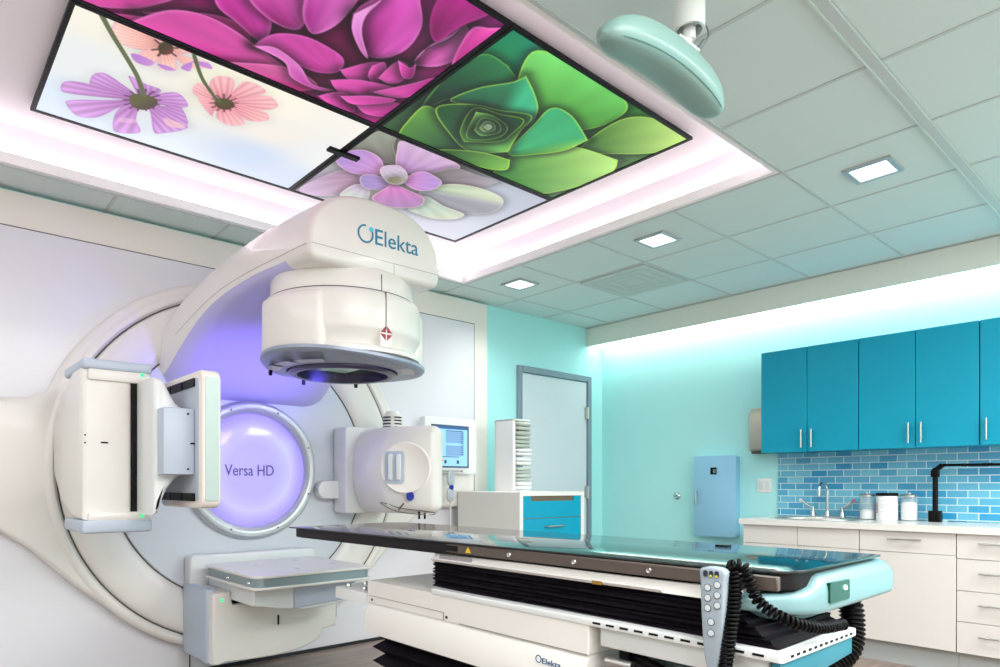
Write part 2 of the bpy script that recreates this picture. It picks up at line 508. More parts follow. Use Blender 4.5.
# back flower at the top
cc = (165, 48)
for p in ([(165, 48), (140, 50), (112, 38), (118, 18), (138, 22)], [(165, 48), (140, 26), (118, 14), (142, 20), (162, 36)], [(165, 48), (150, 30), (148, 22), (172, 34), (172, 44)],
          [(165, 48), (176, 36), (190, 44), (194, 52), (180, 54)], [(165, 48), (184, 56), (208, 62), (204, 68), (186, 66)], [(165, 48), (176, 60), (176, 70), (160, 69), (158, 58)], [(165, 48), (156, 62), (142, 64), (132, 58), (146, 50)]):
    far = p[2]
    cA.petal(p, (236, 160, 150), (244, 208, 196), cc, far, edge=(222, 168, 190), ew=.006, sh=.04, vein=.05, vf=60)
for p in ([(131, 54), (140, 55), (154, 62), (148, 66), (136, 62)], [(157, 64), (168, 66), (176, 70), (166, 70)], [(182, 66), (192, 62), (190, 71), (182, 69)], [(192, 61), (208, 63), (212, 69), (200, 66)]):
    cA.petal(p, (178, 120, 200), (196, 140, 208), p[0], p[2], sh=0)
for q in ((155, 40), (152, 50), (158, 56), (176, 56), (178, 48), (172, 40)): cA.line([cc, q], .008, (70, 50, 40))
cA.petal([(158, 47), (163, 42), (172, 45), (173, 52), (166, 55), (160, 53)], (70, 62, 40), (110, 60, 44), (165, 48), (172, 52), sh=0)
cA.line([(169, 40), (171, 47)], .012, (70, 66, 50))
# large violet flower
cc = (142, 100)
mv0, mv1 = (156, 92, 160), (204, 152, 214)
for p in ([(142, 100), (118, 96), (92, 88), (92, 76), (104, 73), (122, 84)],
          [(142, 100), (110, 98), (72, 94), (61, 90), (64, 82), (80, 82), (112, 90)],
          [(142, 100), (118, 108), (98, 117), (78, 116), (66, 104), (72, 100), (108, 100)],
          [(142, 100), (136, 118), (140, 132), (122, 133), (113, 129), (116, 112), (130, 102)],
          [(142, 100), (130, 80), (130, 76), (146, 84), (161, 90), (154, 96)],
          [(142, 100), (158, 94), (178, 93), (188, 106), (172, 107), (154, 103)],
          [(142, 100), (162, 106), (180, 106), (188, 124), (176, 118), (158, 110)],
          [(142, 100), (150, 112), (154, 132), (164, 133), (186, 129), (184, 122), (160, 108)]):
    f = max(p, key=lambda q: (q[0] - cc[0]) ** 2 + (q[1] - cc[1]) ** 2)
    cA.petal(p, mv0, mv1, cc, f, edge=(178, 124, 196), ew=.006, sh=.04, vein=.09, vf=46, g=.6)
cA.petal([(164, 118), (182, 124), (184, 128), (168, 126)], (236, 186, 190), (240, 200, 196), (164, 118), (184, 128), alpha=.7, sh=0)
cA.petal([(120, 118), (138, 120), (136, 123), (120, 122)], (238, 196, 214), (238, 200, 214), (120, 118), (138, 123), alpha=.5, sh=0)
for a in range(14):
    t = 2 * PI * a / 14; cA.line([cc, (cc[0] + 19 * math.cos(t), cc[1] + 11 * math.sin(t))], .008, (86, 58, 84))
cA.petal([(130, 96), (142, 94), (156, 99), (156, 106), (144, 110), (132, 106)], (92, 90, 50), (80, 60, 70), (143, 100), (156, 108), sh=0)
cA.line([(100, 12), (112, 34), (128, 60), (138, 78), (144, 96)], .02, (96, 104, 72))
# small pink flower
cc = (224, 103)
for p in ([(224, 103), (210, 90), (212, 79), (222, 76), (234, 80), (232, 92)], [(224, 103), (208, 100), (194, 94), (194, 86), (204, 84)], [(224, 103), (214, 112), (212, 116), (204, 108), (197, 96), (206, 97)],
          [(224, 103), (234, 90), (244, 82), (256, 84), (266, 92), (250, 98)], [(224, 103), (244, 98), (268, 96), (278, 106), (262, 110)], [(224, 103), (246, 106), (266, 113), (268, 120), (250, 121), (236, 114)],
          [(224, 103), (238, 114), (244, 124), (228, 125), (216, 116)]):
    f = max(p, key=lambda q: (q[0] - cc[0]) ** 2 + (q[1] - cc[1]) ** 2)
    cA.petal(p, (214, 120, 136), (244, 184, 186), cc, f, edge=(230, 160, 182), ew=.006, sh=.04, vein=.08, vf=46, g=.6)
for a in range(12):
    t = 2 * PI * a / 12; cA.line([cc, (cc[0] + 14 * math.cos(t), cc[1] + 9 * math.sin(t))], .007, (110, 60, 70))
cA.petal([(215, 101), (224, 98), (233, 102), (234, 107), (225, 110), (216, 106)], (84, 78, 46), (90, 60, 50), (224, 103), (233, 108), sh=0)
cA.line([(194, 55), (202, 78), (214, 96), (220, 102)], .016, (84, 100, 60))
# --- magenta dahlia
cB = Canvas(SX0 + .02, SXM - .012, SY0 + .02, SYM - .012)
cB.grad([((250, 20), (120, 10, 80), 1), ((330, 60), (96, 14, 60), 1), ((430, 60), (150, 24, 110), 1), ((120, 10), (200, 40, 140), 1), ((480, 30), (150, 20, 120), 1), ((260, 90), (150, 20, 96), 1), ((360, 110), (178, 40, 132), 1)])
M0, M1, MH = (128, 8, 92), (226, 66, 172), (240, 150, 214)
def dp(p, b, t, c0=M0, c1=M1, e=MH, ew=.010, **k):
    c0 = [v * .85 for v in c0]; c1 = [min(255, v * 1.14) for v in c1]
    cB.petal(p, c0, c1, b, t, edge=e, ek=.5, ew=ew, vein=.025, vf=26, sh=.42, sharp=True, g=.9, side=1, cs=[v * .8 for v in c1], **k)
dp([(80, 5), (140, 8), (190, -12), (120, -40), (40, -20)], (190, 0), (60, -5), (196, 30, 130), (226, 80, 170))
dp([(140, 12), (210, 14), (250, 30), (240, 50), (196, 30)], (240, 40), (140, 10), (150, 10, 96), (222, 50, 150))
dp([(210, -30), (260, -20), (272, 20), (262, 42), (236, 22), (216, 4)], (260, 42), (214, -20), (110, 8, 70), (206, 54, 164))
dp([(98, 12), (150, 18), (210, 34), (262, 66), (246, 72), (180, 66), (130, 30)], (256, 66), (100, 12), (206, 30, 124), (232, 70, 156), (238, 120, 190))
dp([(130, 22), (170, 10), (212, 18), (254, 44), (292, 76), (256, 84), (190, 52), (160, 36)], (290, 78), (130, 20), (186, 20, 124), (232, 80, 170))
dp([(180, 60), (230, 62), (290, 68), (318, 88), (270, 90), (216, 78)], (316, 88), (180, 60), (168, 18, 104), (236, 96, 168), (240, 140, 196))
dp([(250, -40), (300, -10), (306, 18), (296, 30), (270, 20), (246, -6)], (296, 30), (252, -30), (120, 10, 84), (214, 80, 178))
dp([(303, 6), (318, -30), (352, -40), (364, -12), (340, 22), (316, 34), (306, 26)], (312, 34), (346, -30), (150, 20, 120), (216, 100, 190))
dp([(352, 30), (356, 10), (380, -6), (404, -30), (420, 0), (422, 26), (408, 48), (386, 58), (364, 54)], (370, 58), (412, -10), (120, 8, 84), (222, 84, 190))
dp([(352, 30), (354, 14), (374, 4), (382, 0), (366, 16), (362, 34), (368, 58), (360, 50)], (366, 58), (360, 10), (186, 60, 160), (236, 150, 216))
dp([(254, 46), (274, 34), (304, 36), (330, 48), (344, 60), (338, 72), (316, 72), (288, 60), (270, 48)], (326, 72), (262, 44), (156, 20, 112), (214, 72, 170), (226, 120, 200))
dp([(254, 46), (276, 48), (300, 66), (312, 84), (334, 90), (318, 90), (292, 78), (284, 62)], (330, 90), (256, 46), (170, 40, 140), (232, 120, 200))
dp([(414, 62), (430, 48), (452, 38), (466, 22), (470, 40), (462, 56), (440, 66), (420, 66)], (416, 64), (466, 24), (140, 14, 104), (230, 96, 186))
dp([(414, 62), (424, 50), (450, 38), (466, 22), (452, 34), (432, 44)], (414, 62), (466, 22), (170, 40, 140), (240, 160, 220))
dp([(452, 66), (470, 30), (490, 28), (512, 28), (486, 44)], (452, 62), (512, 28), (170, 20, 120), (232, 80, 170))
dp([(430, 20), (446, -10), (484, -6), (492, 12), (462, 26), (436, 42)], (436, 40), (486, -4), (120, 8, 80), (170, 34, 130), (190, 60, 150))
for k, p in enumerate(([(340, 70), (372, 62), (386, 66), (372, 80), (350, 80)], [(372, 66), (384, 62), (386, 70), (376, 84), (368, 76)], [(378, 78), (396, 62), (408, 66), (404, 80), (390, 84)], [(398, 60), (410, 68), (416, 64), (412, 78), (402, 76)],
                       [(330, 80), (360, 80), (400, 90), (372, 96), (340, 92)], [(372, 92), (410, 84), (436, 78), (424, 92), (398, 98)], [(318, 96), (336, 92), (350, 96), (354, 112), (330, 104)], [(352, 100), (380, 100), (404, 106), (392, 116), (366, 114)], [(340, 96), (372, 96), (396, 100), (376, 104), (352, 104)])):
    dp(p, p[2], p[0], (150, 16, 110), (222, 84, 176), (232, 140, 206), .005)
# --- green succulent
cC = Canvas(SXM + .012, SX1 - .02, SY0 + .02, SYM - .012)
cC.grad([((500, 60), (24, 130, 80), 1), ((540, 60), (30, 140, 110), 1), ((460, 90), (20, 60, 40), 1), ((580, 150), (40, 70, 20), 1), ((640, 130), (60, 130, 40), 1), ((420, 130), (50, 90, 50), 1), ((620, 180), (90, 130, 70), 1), ((500, 160), (40, 90, 30), 1)])
GE = (186, 232, 70)
def gp(p, b, t, c0, c1, e=GE, ew=.008, **k):
    cC.petal(p, [v * .7 for v in c0], c1, b, t, edge=e, ek=.85, ew=ew * .8, sh=.45, sharp=True, vein=.02, vf=14, g=1., **k)
gp([(420, 110), (450, 72), (484, 54), (508, 66), (516, 84), (480, 92), (446, 100)], (440, 104), (506, 62), (18, 60, 40), (40, 120, 70), (110, 190, 60))
gp([(516, 90), (532, 52), (570, 60), (600, 76), (628, 106), (606, 124), (576, 130), (548, 120), (530, 106)], (540, 122), (596, 66), (96, 190, 60), (120, 220, 110))
gp([(450, 100), (478, 88), (512, 82), (526, 76), (534, 92), (538, 110), (528, 126), (500, 116), (470, 106)], (500, 120), (526, 76), (30, 90, 60), (50, 140, 90), side=1, cs=(60, 180, 130))
gp([(580, 150), (620, 120), (660, 120), (690, 140), (660, 152), (620, 154)], (580, 150), (680, 138), (70, 140, 40), (190, 226, 120))
gp([(490, 178), (520, 152), (570, 146), (618, 160), (612, 172), (580, 186), (540, 194), (506, 190)], (500, 178), (612, 162), (80, 170, 60), (180, 226, 120))
gp([(508, 154), (534, 124), (552, 108), (572, 116), (588, 140), (566, 150), (540, 154)], (514, 154), (586, 140), (60, 150, 60), (150, 214, 90), side=-1, cs=(60, 170, 110))
gp([(400, 138), (410, 118), (424, 106), (440, 112), (460, 128), (474, 148), (440, 150)], (456, 148), (408, 116), (40, 100, 50), (90, 150, 60))
gp([(436, 108), (470, 104), (500, 110), (532, 116), (520, 132), (508, 152), (470, 152), (448, 132)], (480, 128), (510, 152), (40, 110, 50), (120, 190, 90))
gp([(440, 150), (480, 152), (510, 160), (506, 170), (484, 168), (460, 160)], (450, 150), (508, 164), (50, 110, 40), (120, 180, 70))
gp([(460, 130), (474, 108), (500, 114), (524, 120), (512, 134), (498, 142), (464, 142)], (486, 128), (464, 140), (30, 90, 40), (110, 180, 80), ew=.006)
gp([(466, 134), (476, 112), (494, 116), (508, 128), (498, 138), (474, 140)], (486, 128), (476, 112), (50, 120, 50), (120, 190, 90), ew=.005)
gp([(474, 130), (482, 118), (498, 122), (500, 132), (482, 136)], (488, 127), (474, 132), (60, 130, 60), (140, 200, 110), (210, 240, 130), ew=.005)
gp([(479, 128), (486, 121), (495, 125), (494, 131), (484, 132)], (488, 127), (480, 128), (120, 180, 110), (190, 230, 150), (220, 244, 170), ew=.004)
gp([(484, 127), (488, 124), (492, 127), (488, 130)], (488, 127), (484, 127), (190, 214, 190), (90, 140, 100), (230, 250, 190), ew=.003)
# --- violet succulent
cD = Canvas(SXM + .012, SX1 - .02, SYM + .012, SY1 - .02)
cD.grad([((380, 140), (120, 124, 110), 1), ((440, 165), (90, 84, 90), 1), ((480, 200), (186, 190, 206), 1.2), ((450, 230), (206, 210, 222), 1.2), ((310, 185), (180, 160, 190), 1), ((350, 190), (190, 200, 190), 1), ((410, 150), (150, 130, 140), 1)])
PE = (238, 200, 196)
def vp(p, b, t, c0, c1, e=PE, ew=.006, **k): cD.petal(p, c0, c1, b, t, edge=e, ew=ew, vein=.03, vf=20, **k)
vp([(300, 188), (324, 176), (346, 170), (362, 178), (356, 190), (330, 196), (306, 194)], (362, 178), (300, 188), (160, 124, 150), (200, 176, 204), (206, 190, 210))
vp([(346, 152), (372, 134), (398, 128), (394, 146), (396, 164), (372, 158)], (392, 164), (384, 130), (120, 110, 110), (150, 160, 140), (180, 180, 170))
vp([(396, 166), (397, 150), (402, 141), (430, 150), (460, 166), (446, 174), (416, 174), (404, 172)], (406, 172), (436, 152), (180, 130, 190), (206, 176, 206))
vp([(424, 178), (452, 168), (480, 176), (498, 182), (470, 188), (440, 186)], (424, 178), (492, 180), (110, 96, 100), (160, 150, 160), (180, 160, 170))
vp([(420, 190), (450, 184), (480, 188), (502, 198), (500, 208), (484, 214), (454, 212), (428, 202)], (420, 188), (500, 204), (170, 190, 160), (210, 216, 190), side=1, cs=(150, 150, 160))
vp([(408, 208), (424, 196), (444, 206), (464, 214), (456, 219), (436, 219), (418, 214)], (420, 198), (458, 217), (170, 190, 180), (200, 210, 186))
vp([(340, 194), (356, 184), (370, 190), (364, 204), (346, 200)], (364, 186), (344, 200), (190, 170, 200), (196, 216, 190))
vp([(336, 160), (344, 152), (364, 150), (380, 158), (384, 170), (376, 175), (356, 174), (342, 168)], (380, 172), (338, 158), (206, 140, 200), (170, 140, 206))
vp([(361, 176), (376, 175), (388, 182), (390, 189), (374, 190), (362, 186)], (388, 182), (362, 180), (180, 140, 200), (150, 130, 190))
vp([(372, 198), (386, 188), (394, 184), (408, 190), (424, 198), (420, 206), (404, 208), (386, 206)], (394, 184), (404, 208), (214, 120, 190), (160, 120, 170))
vp([(404, 182), (412, 174), (426, 172), (442, 182), (432, 190), (416, 190)], (404, 180), (442, 182), (206, 130, 200), (170, 140, 206))
vp([(380, 172), (384, 166), (400, 166), (408, 176), (402, 184), (388, 183)], (384, 168), (404, 184), (200, 180, 206), (190, 190, 196), ew=.004)
vp([(388, 178), (398, 176), (403, 180), (398, 184), (388, 182)], (388, 178), (402, 182), (110, 110, 80), (150, 140, 120), (190, 200, 180), ew=.003)

def screen(cv, x0, x1, y0, y1, label):
    t = thing('ceiling_screen', label, 'screen', ((x0 + x1) / 2, (y0 + y1) / 2, ZS), 'flower pictures in the ceiling recess')
    bm = B(); w = .018
    box(bm, x0 + .05, x1 - .05, y0 + .05, y1 - .05, ZS + .0105, RT - .002)
    for a in ((x0, x1, y0, y0 + w), (x0, x1, y1 - w, y1), (x0, x0 + w, y0 + w, y1 - w), (x1 - w, x1, y0 + w, y1 - w)): box(bm, a[0], a[1], a[2], a[3], ZS - .004, ZS + .004)
    box(bm, x0, x1, y0, y1, ZS + .0045, ZS + .010)
    obj('frame', bm, black, t)
    obj('picture', cv.mesh('picture'), SCRM, t)
g = .002
screen(cA, SX0, SXM - g, SYM + g, SY1, 'ceiling screen showing violet and pink cosmos flowers against a pale sky')
screen(cB, SX0, SXM - g, SY0, SYM - g, 'ceiling screen showing a close-up of a magenta dahlia')
screen(cC, SXM + g, SX1, SY0, SYM - g, 'ceiling screen showing a bright green succulent rosette')
screen(cD, SXM + g, SX1, SYM + g, SY1, 'ceiling screen showing a violet and grey succulent, above the machine head')
a = at(328, 146); b = at(359, 157)
bm = B(); box(bm, a[0] - .0, b[0] + .0, a[1] - .02, a[1] + .02, ZS - .02, ZS - .004, .003, 1)
tag(obj('mounting_bracket', bm, black), 'short black bar crossing the seam between the cosmos and violet succulent screens', 'bracket')

# ------------------------------------------------------------------ linear accelerator
CX, CZ, HY = 1.71, 1.24, 2.94
L = thing('linear_accelerator', 'large white radiotherapy machine with curved overhead arm and glowing violet disc', 'medical machine', (CX, 4.1, 0))
def circ(r, a0, a1, n): return [(CX + r * math.cos(a0 + (a1 - a0) * k / n), CZ + r * math.sin(a0 + (a1 - a0) * k / n)) for k in range(n + 1)]
out = circ(1.165, math.radians(20), math.radians(160), 60)
left = [(-1.19, .365), (-1.30, .352), (-1.5, .35), (-1.9, .35), (-1.9, -.27), (-1.55, -.27), (-1.42, -.285), (-1.31, -.325), (-1.18, -.425), (-1.07, -.54), (-.98, -.63), (-.88, -.72), (-.77, -.815)]
out += [(CX + a, CZ + b) for a, b in left]
out += circ(1.125, math.radians(180 + 48), math.radians(360 - 48), 40)
out += [(CX - a, CZ + b) for a, b in reversed(left)]
out = [p for p in out if p[0] < 3.72] if False else [(min(p[0], 3.60), p[1]) for p in out]
q = [out[0]]
for p in out[1:]:
    if (Vector(p) - Vector(q[-1])).length > 1e-4: q.append(p)
obj('frame_cover', prism(B(), q, 'y', 4.075, 4.168, .03, 0, 4), white, L)
bm = B()
lathe(bm, [(1.065, .0), (1.078, -.014), (1.092, -.016), (1.108, -.012), (1.122, .004)], (CX, 4.075, CZ), 'y', 120)
obj('rim_cover', bm, white, L)
bm = B()
lathe(bm, [(.822, .0), (.84, -.018), (.88, -.03), (.97, -.036), (1.03, -.03), (1.052, -.012), (1.055, 0)], (CX, 4.075, CZ), 'y', 120)
rc = obj('ring_cover', bm, white, L)
bm = B()
for r in (.815, 1.06):
    lathe(bm, [(r - .004, 0), (r - .003, -.0035), (r + .003, -.0035), (r + .004, 0)], (CX, 4.073, CZ), 'y', 120)
obj('seam', bm, seamm, rc)
obj('drum_face', lathe(B(), [(0, -.004), (.40, -.004), (.808, -.002), (.808, .01)], (CX, 4.073, CZ), 'y', 120), drumm, L)
# round glowing display
rim = obj('display_rim', lathe(B(), [(.435, .0), (.432, -.03), (.415, -.055), (.392, -.06), (.37, -.05), (.358, -.03), (.355, 0)], (CX, 4.07, CZ), 'y', 96), silver, L)
bm = B()
for k in range(8):
    t = PI / 8 + k * PI / 4
    lathe(bm, [(0, -.0625), (.006, -.062), (.006, -.05)], (CX + .395 * math.cos(t), 4.07, CZ + .395 * math.sin(t)), 'y', 10)
obj_split('screw', bm, seamm, rim)
def glow_mat():
    m = bpy.data.materials.new('violet_glow'); m.use_nodes = True
    nt = m.node_tree; b = nt.nodes['Principled BSDF']; b.inputs['Roughness'].default_value = .12
    b.inputs['Base Color'].default_value = s2l((120, 112, 190)) + [1]
    tc = nt.nodes.new('ShaderNodeTexCoord'); mp = nt.nodes.new('ShaderNodeMapping'); mp.inputs['Location'].default_value = (0, .0, -CZ); 
    vm = nt.nodes.new('ShaderNodeVectorMath'); vm.operation = 'LENGTH'
    sep = nt.nodes.new('ShaderNodeSeparateXYZ'); cmb = nt.nodes.new('ShaderNodeCombineXYZ')
    cr = nt.nodes.new('ShaderNodeValToRGB')
    e = cr.color_ramp.elements
    e[0].position = 0; e[0].color = s2l((186, 176, 244)) + [1]
    e[1].position = 1; e[1].color = s2l((166, 150, 244)) + [1]
    for p, c in ((.45, (186, 176, 246)), (.62, (200, 194, 250)), (.72, (214, 210, 253)), (.82, (196, 188, 250)), (.92, (176, 164, 246))):
        k = e.new(p); k.color = s2l(c) + [1]
    mul = nt.nodes.new('ShaderNodeMath'); mul.operation = 'DIVIDE'; mul.inputs[1].default_value = .357
    nt.links.new(tc.outputs['Object'], mp.inputs['Vector']); nt.links.new(mp.outputs['Vector'], sep.inputs['Vector'])
    nt.links.new(sep.outputs['X'], cmb.inputs['X']); nt.links.new(sep.outputs['Z'], cmb.inputs['Z'])
    nt.links.new(cmb.outputs['Vector'], vm.inputs[0]); nt.links.new(vm.outputs['Value'], mul.inputs[0]); nt.links.new(mul.outputs['Value'], cr.inputs['Fac'])
    nt.links.new(cr.outputs['Color'], b.inputs['Emission Color']); b.inputs['Emission Strength'].default_value = .72
    return m
disc = obj('glowing_disc', lathe(B(), [(0, -.03), (.20, -.028), (.32, -.02), (.357, -.012)], (CX, 4.07, CZ), 'y', 96), glow_mat(), L)
disc['label'] = 'glowing violet disc with lettering'
text('lettering', 'Versa HD', (1.53, 4.036, 1.205), (1, 0, 0), (0, 0, 1), .315, .072, mat('lettering_violet', (92, 84, 150), .5), disc)

# --- curved arm
def arm_section(y, w, zt, zc, zb, r, n=22, e=2.5, inset=0.):
    pts = []
    w -= inset; zt -= inset; zb += inset
    k = 7
    pts.append((CX, zb))
    for i in range(k + 1):                     # lower left corner
        t = 1.5 * PI - i / k * PI / 2
        pts.append((CX - w + r + r * math.cos(t), zb + r + r * math.sin(t)))
    for i in range(n + 1):                     # dome from left to right
        t = PI - i / n * PI
        c, s_ = math.cos(t), math.sin(t)
        pts.append((CX + w * math.copysign(abs(c) ** (2 / e), c), zc + (zt - zc) * abs(s_) ** (2 / e)))
    for i in range(k + 1):
        t = 2 * PI - i / k * PI / 2
        pts.append((CX + w - r + r * math.cos(t), zb + r + r * math.sin(t)))
    return [(x, y, z) for x, z in pts]
secs = [(4.09, .55, 2.27, 1.88, 1.66, .20), (4.00, .54, 2.31, 1.92, 1.70, .20), (3.92, .525, 2.345, 1.97, 1.77, .18), (3.84, .505, 2.375, 2.01, 1.85, .15), (3.74, .485, 2.40, 2.055, 1.935, .12),
        (3.62, .465, 2.425, 2.10, 2.01, .09), (3.48, .445, 2.445, 2.14, 2.065, .075), (3.3, .425, 2.465, 2.165, 2.10, .065), (3.1, .405, 2.475, 2.18, 2.12, .06), (2.9, .385, 2.475, 2.185, 2.125, .055), (2.72, .368, 2.47, 2.19, 2.125, .05), (2.63, .36, 2.465, 2.19, 2.125, .045)]
def cr_interp(S, n):
    V = [Vector(s[:3]) for s in S]; W = [Vector(s[3:]) for s in S]
    return [tuple(a) + tuple(b) for a, b in zip(catmull(V, n), catmull(W, n))]
fine = cr_interp(secs, 4)
loops = [arm_section(*s) for s in fine]
s_ = secs[-1]
for dy, ins in ((.012, .004), (.022, .012), (.027, .024)):
    loops.append(arm_section(s_[0] - dy, s_[1], s_[2], s_[3], s_[4], max(.01, s_[5] - ins), inset=ins))
nl = len(loops[0]); kin = next(i for i, s in enumerate(fine) if s[0] < 2.85)
inn = list(range(nl - 6, nl)) + list(range(0, 7)); outr = list(range(6, nl - 5))
bm = B()
loft(bm, [[L_[i] for i in outr] for L_ in loops[:kin + 1]], closed=False)
loft(bm, loops[kin:], False, True)
arm = obj('gantry_arm', bm, white, L, 50)
ic = obj('inner_curve_tinted', loft(B(), [[L_[i] for i in inn] for L_ in loops[:kin + 1]], closed=False), mat('arm_glow_tint', (196, 192, 232), .45), arm, 60)  # violet glow put into the base colour of the arm's underside
ic['label'] = 'inner curve of the arm with violet light painted in'
bm = B()
tube(bm, [(CX - s[1] - .0005, s[0], s[3] - .001) for s in fine[10:]] + [(CX - s_[1] + .012, s_[0] - .022, s_[3])], .0013, 6)
tube(bm, [(CX + s[1] + .0005, s[0], s[3] - .001) for s in fine[10:]] + [(CX + s_[1] - .012, s_[0] - .022, s_[3])], .0013, 6)
tube(bm, [(CX - s_[1] + .012, s_[0] - .0275, s_[3]), (CX + s_[1] - .012, s_[0] - .0275, s_[3])], .0013, 6)
tube(bm, [(1.79, s_[0] - .0275, 2.19), (1.79, s_[0] - .0275, 2.135)], .0013, 6)
obj('seam', bm, mat('pale_seam', (170, 164, 156), .6), arm)
FY = s_[0] - .0285
text('logo_lettering', 'Elekta', (1.685, FY, 2.257), (1, 0, 0), (0, 0, 1), .245, .076, textblue, arm)
bm = B()
lathe(bm, [(.034, 0), (.034, -.0015), (.042, -.0015), (.042, 0)], (1.632, FY, 2.292), 'y', 40, math.radians(88), math.radians(88 + 318))
obj('logo_ring', bm, textblue, arm)
obj('logo_dot', lathe(B(), [(0, -.002), (.011, -.002), (.011, 0)], (1.662, FY, 2.318), 'y', 20), cyan, arm)

# --- treatment head
hc = (CX, HY, 0)
head = obj('treatment_head', lathe(B(), [(.30, 2.16), (.335, 2.15), (.35, 2.13), (.352, 2.042), (.36, 2.038), (.372, 2.032), (.384, 2.02), (.388, 1.99), (.388, 1.87), (.384, 1.852), (.372, 1.838), (.352, 1.79), (.378, 1.782), (.386, 1.772), (.386, 1.755), (.36, 1.745), (.2, 1.745)], hc, 'z', 96), white, L)
bm = B()
lathe(bm, [(.3525, 2.0445), (.361, 2.041), (.361, 2.037), (.3525, 2.037)], hc, 'z', 96)
obj('seam', bm, seamm, head)
def shell(a0, a1, name):
    bm = B(); n = 26; loops = []
    prof = [(.35, 1.752), (.398, 1.757), (.405, 1.775), (.405, 1.985), (.40, 2.005), (.385, 2.018), (.35, 2.02)]
    for k in range(n + 1):
        f = k / n; e = min(f, 1 - f) / .08
        sh = 1 if e >= 1 else math.sin(e * PI / 2)
        t = math.radians(a0 + (a1 - a0) * f)
        loops.append([(CX + (.35 + (r - .35) * (.55 + .45 * sh)) * math.cos(t), HY + (.35 + (r - .35) * (.55 + .45 * sh)) * math.sin(t), z) for r, z in prof])
    loft(bm, loops)
    obj(name, bm, white, head)
shell(168, 228, 'side_shell'); shell(-32, 18, 'side_shell')
bm = B(); box(bm, CX - .0015, CX + .0015, HY - .3905, HY - .38, 1.86, 2.03); box(bm, CX - .0015, CX + .0015, HY - .365, HY - .35, 1.79, 1.86); box(bm, CX - .0015, CX + .0015, HY - .354, HY - .34, 2.04, 2.12)
obj('seam', bm, seamm, head)
bm = B(); prism(bm, [(CX - .032, 1.775), (CX + .032, 1.775), (CX + .032, 1.86), (CX - .032, 1.86)], 'y', HY - .391, HY - .35, .003)
st = obj('marker_tab', bm, white, head)
bm = B()
h = .036; gg = .004
for sx, sz in ((1, 1), (-1, 1), (-1, -1), (1, -1)):
    prism(bm, [(CX + sx * gg, 1.838 + sz * gg), (CX + sx * (h - gg), 1.838 + sz * gg), (CX + sx * gg, 1.838 + sz * (h - gg))], 'y', HY - .3935, HY - .3905)
obj('crosshair_marker', bm, red, head)
# tray underneath
tray = mat('tray_grey', (150, 160, 178), .35, metal=.2)
bm = B()
ol = []
for k in range(96):
    t = 2 * PI * k / 96
    r = .385 + .035 * max(0, math.cos(t - math.radians(200))) ** 4 + .04 * max(0, math.cos(t - math.radians(-12))) ** 6
    ol.append((r, t))
prof = [(0., 1.742), (0., 1.728), (-.012, 1.716), (-.03, 1.712)]
loops = [[(CX + (r + dr) * math.cos(t), HY + (r + dr) * math.sin(t), z + .03 * max(0, math.cos(t - math.radians(200))) ** 2) for r, t in ol] for dr, z in prof]
loops.append([(CX + .275 * math.cos(t), HY + .275 * math.sin(t), 1.708) for r, t in ol])
loops.append([(CX + .27 * math.cos(t), HY + .27 * math.sin(t), 1.742) for r, t in ol])
loft(bm, loops, False, False)
tr = obj('accessory_tray', bm, tray, L)
obj('inner_ring', lathe(B(), [(.27, 1.742), (.268, 1.70), (.25, 1.69), (.225, 1.692), (.215, 1.742)], hc, 'z', 72), mat('dark_violet_ring', (52, 44, 84), .25), tr)
obj('beam_window', lathe(B(), [(0, 1.735), (.216, 1.735)], hc, 'z', 48), mat('beam_glass', (96, 128, 104), .06, metal=.5), tr)
bm = B(); box(bm, CX - .10, CX + .06, HY - .08, HY + .08, 1.722, 1.734, .003, 1)
obj('jaw_window', bm, mat('jaw_green', (150, 196, 160), .1), tr)
bm = B()
for t in (48, 96, 150):
    a = math.radians(t); box(bm, CX + .35 * math.cos(a) - .007, CX + .35 * math.cos(a) + .007, HY + .35 * math.sin(a) - .007, HY + .35 * math.sin(a) + .007, 1.685, 1.715)
obj_split('latch', bm, black, tr)
bm = B()
for a0, a1 in ((150, 172), (178, 196), (202, 225), (300, 330)):
    lathe(bm, [(.30, 1.7085), (.36, 1.711)], hc, 'z', 10, math.radians(a0), math.radians(a1))
obj_split('recess', bm, mat('tray_recess', (206, 208, 216), .4), tr)

# --- imaging detector at the left of the ring
det = obj('detector_housing', prism(B(), [(3.385, 1.685), (3.58, 1.685), (3.86, 1.60), (4.06, 1.44), (4.06, 1.20), (3.86, 1.06), (3.58, .985), (3.385, .985)], 'x', .633, .85, .03), white, L)
obj('end_cap', box(B(), .636, .93, 3.36, 3.78, 1.668, 1.716, .014, 3), bluegrey, det)
obj('end_cap', box(B(), .636, .93, 3.36, 3.78, .925, .985, .014, 3), bluegrey, det)
bm = B(); box(bm, .66, .92, 3.365, 3.6, 1.62, 1.672, .01); box(bm, .66, .92, 3.365, 3.6, .98, 1.02, .01)
obj_split('end_block', bm, white, det)
bm = B(); box(bm, .847, .868, 3.384, 3.5, 1.015, 1.63)
obj_split('slot', bm, black, det)
arc = [(.868, 1.625), (.915, 1.615), (.935, 1.57), (.965, 1.515), (.995, 1.49), (.995, 1.19), (.965, 1.175), (.93, 1.13), (.905, 1.07), (.895, 1.02), (.868, 1.01)]
obj('arm_shell', prism(B(), arc, 'y', 3.13, 3.55, .02), white2, det)
obj('arm_block', box(B(), .886, 1.02, 3.045, 3.3, 1.19, 1.485, .008), bluegrey, det)
bm = B(); box(bm, 1.0, 1.021, 3.042, 3.05, 1.325, 1.333); 
for x, z in ((.99, 1.46), (.99, 1.215)): lathe(bm, [(0, -.002), (.005, -.002), (.005, .001)], (x, 3.045, z), 'y', 10)
box(bm, .715, .745, 3.382, 3.39, 1.335, 1.342)
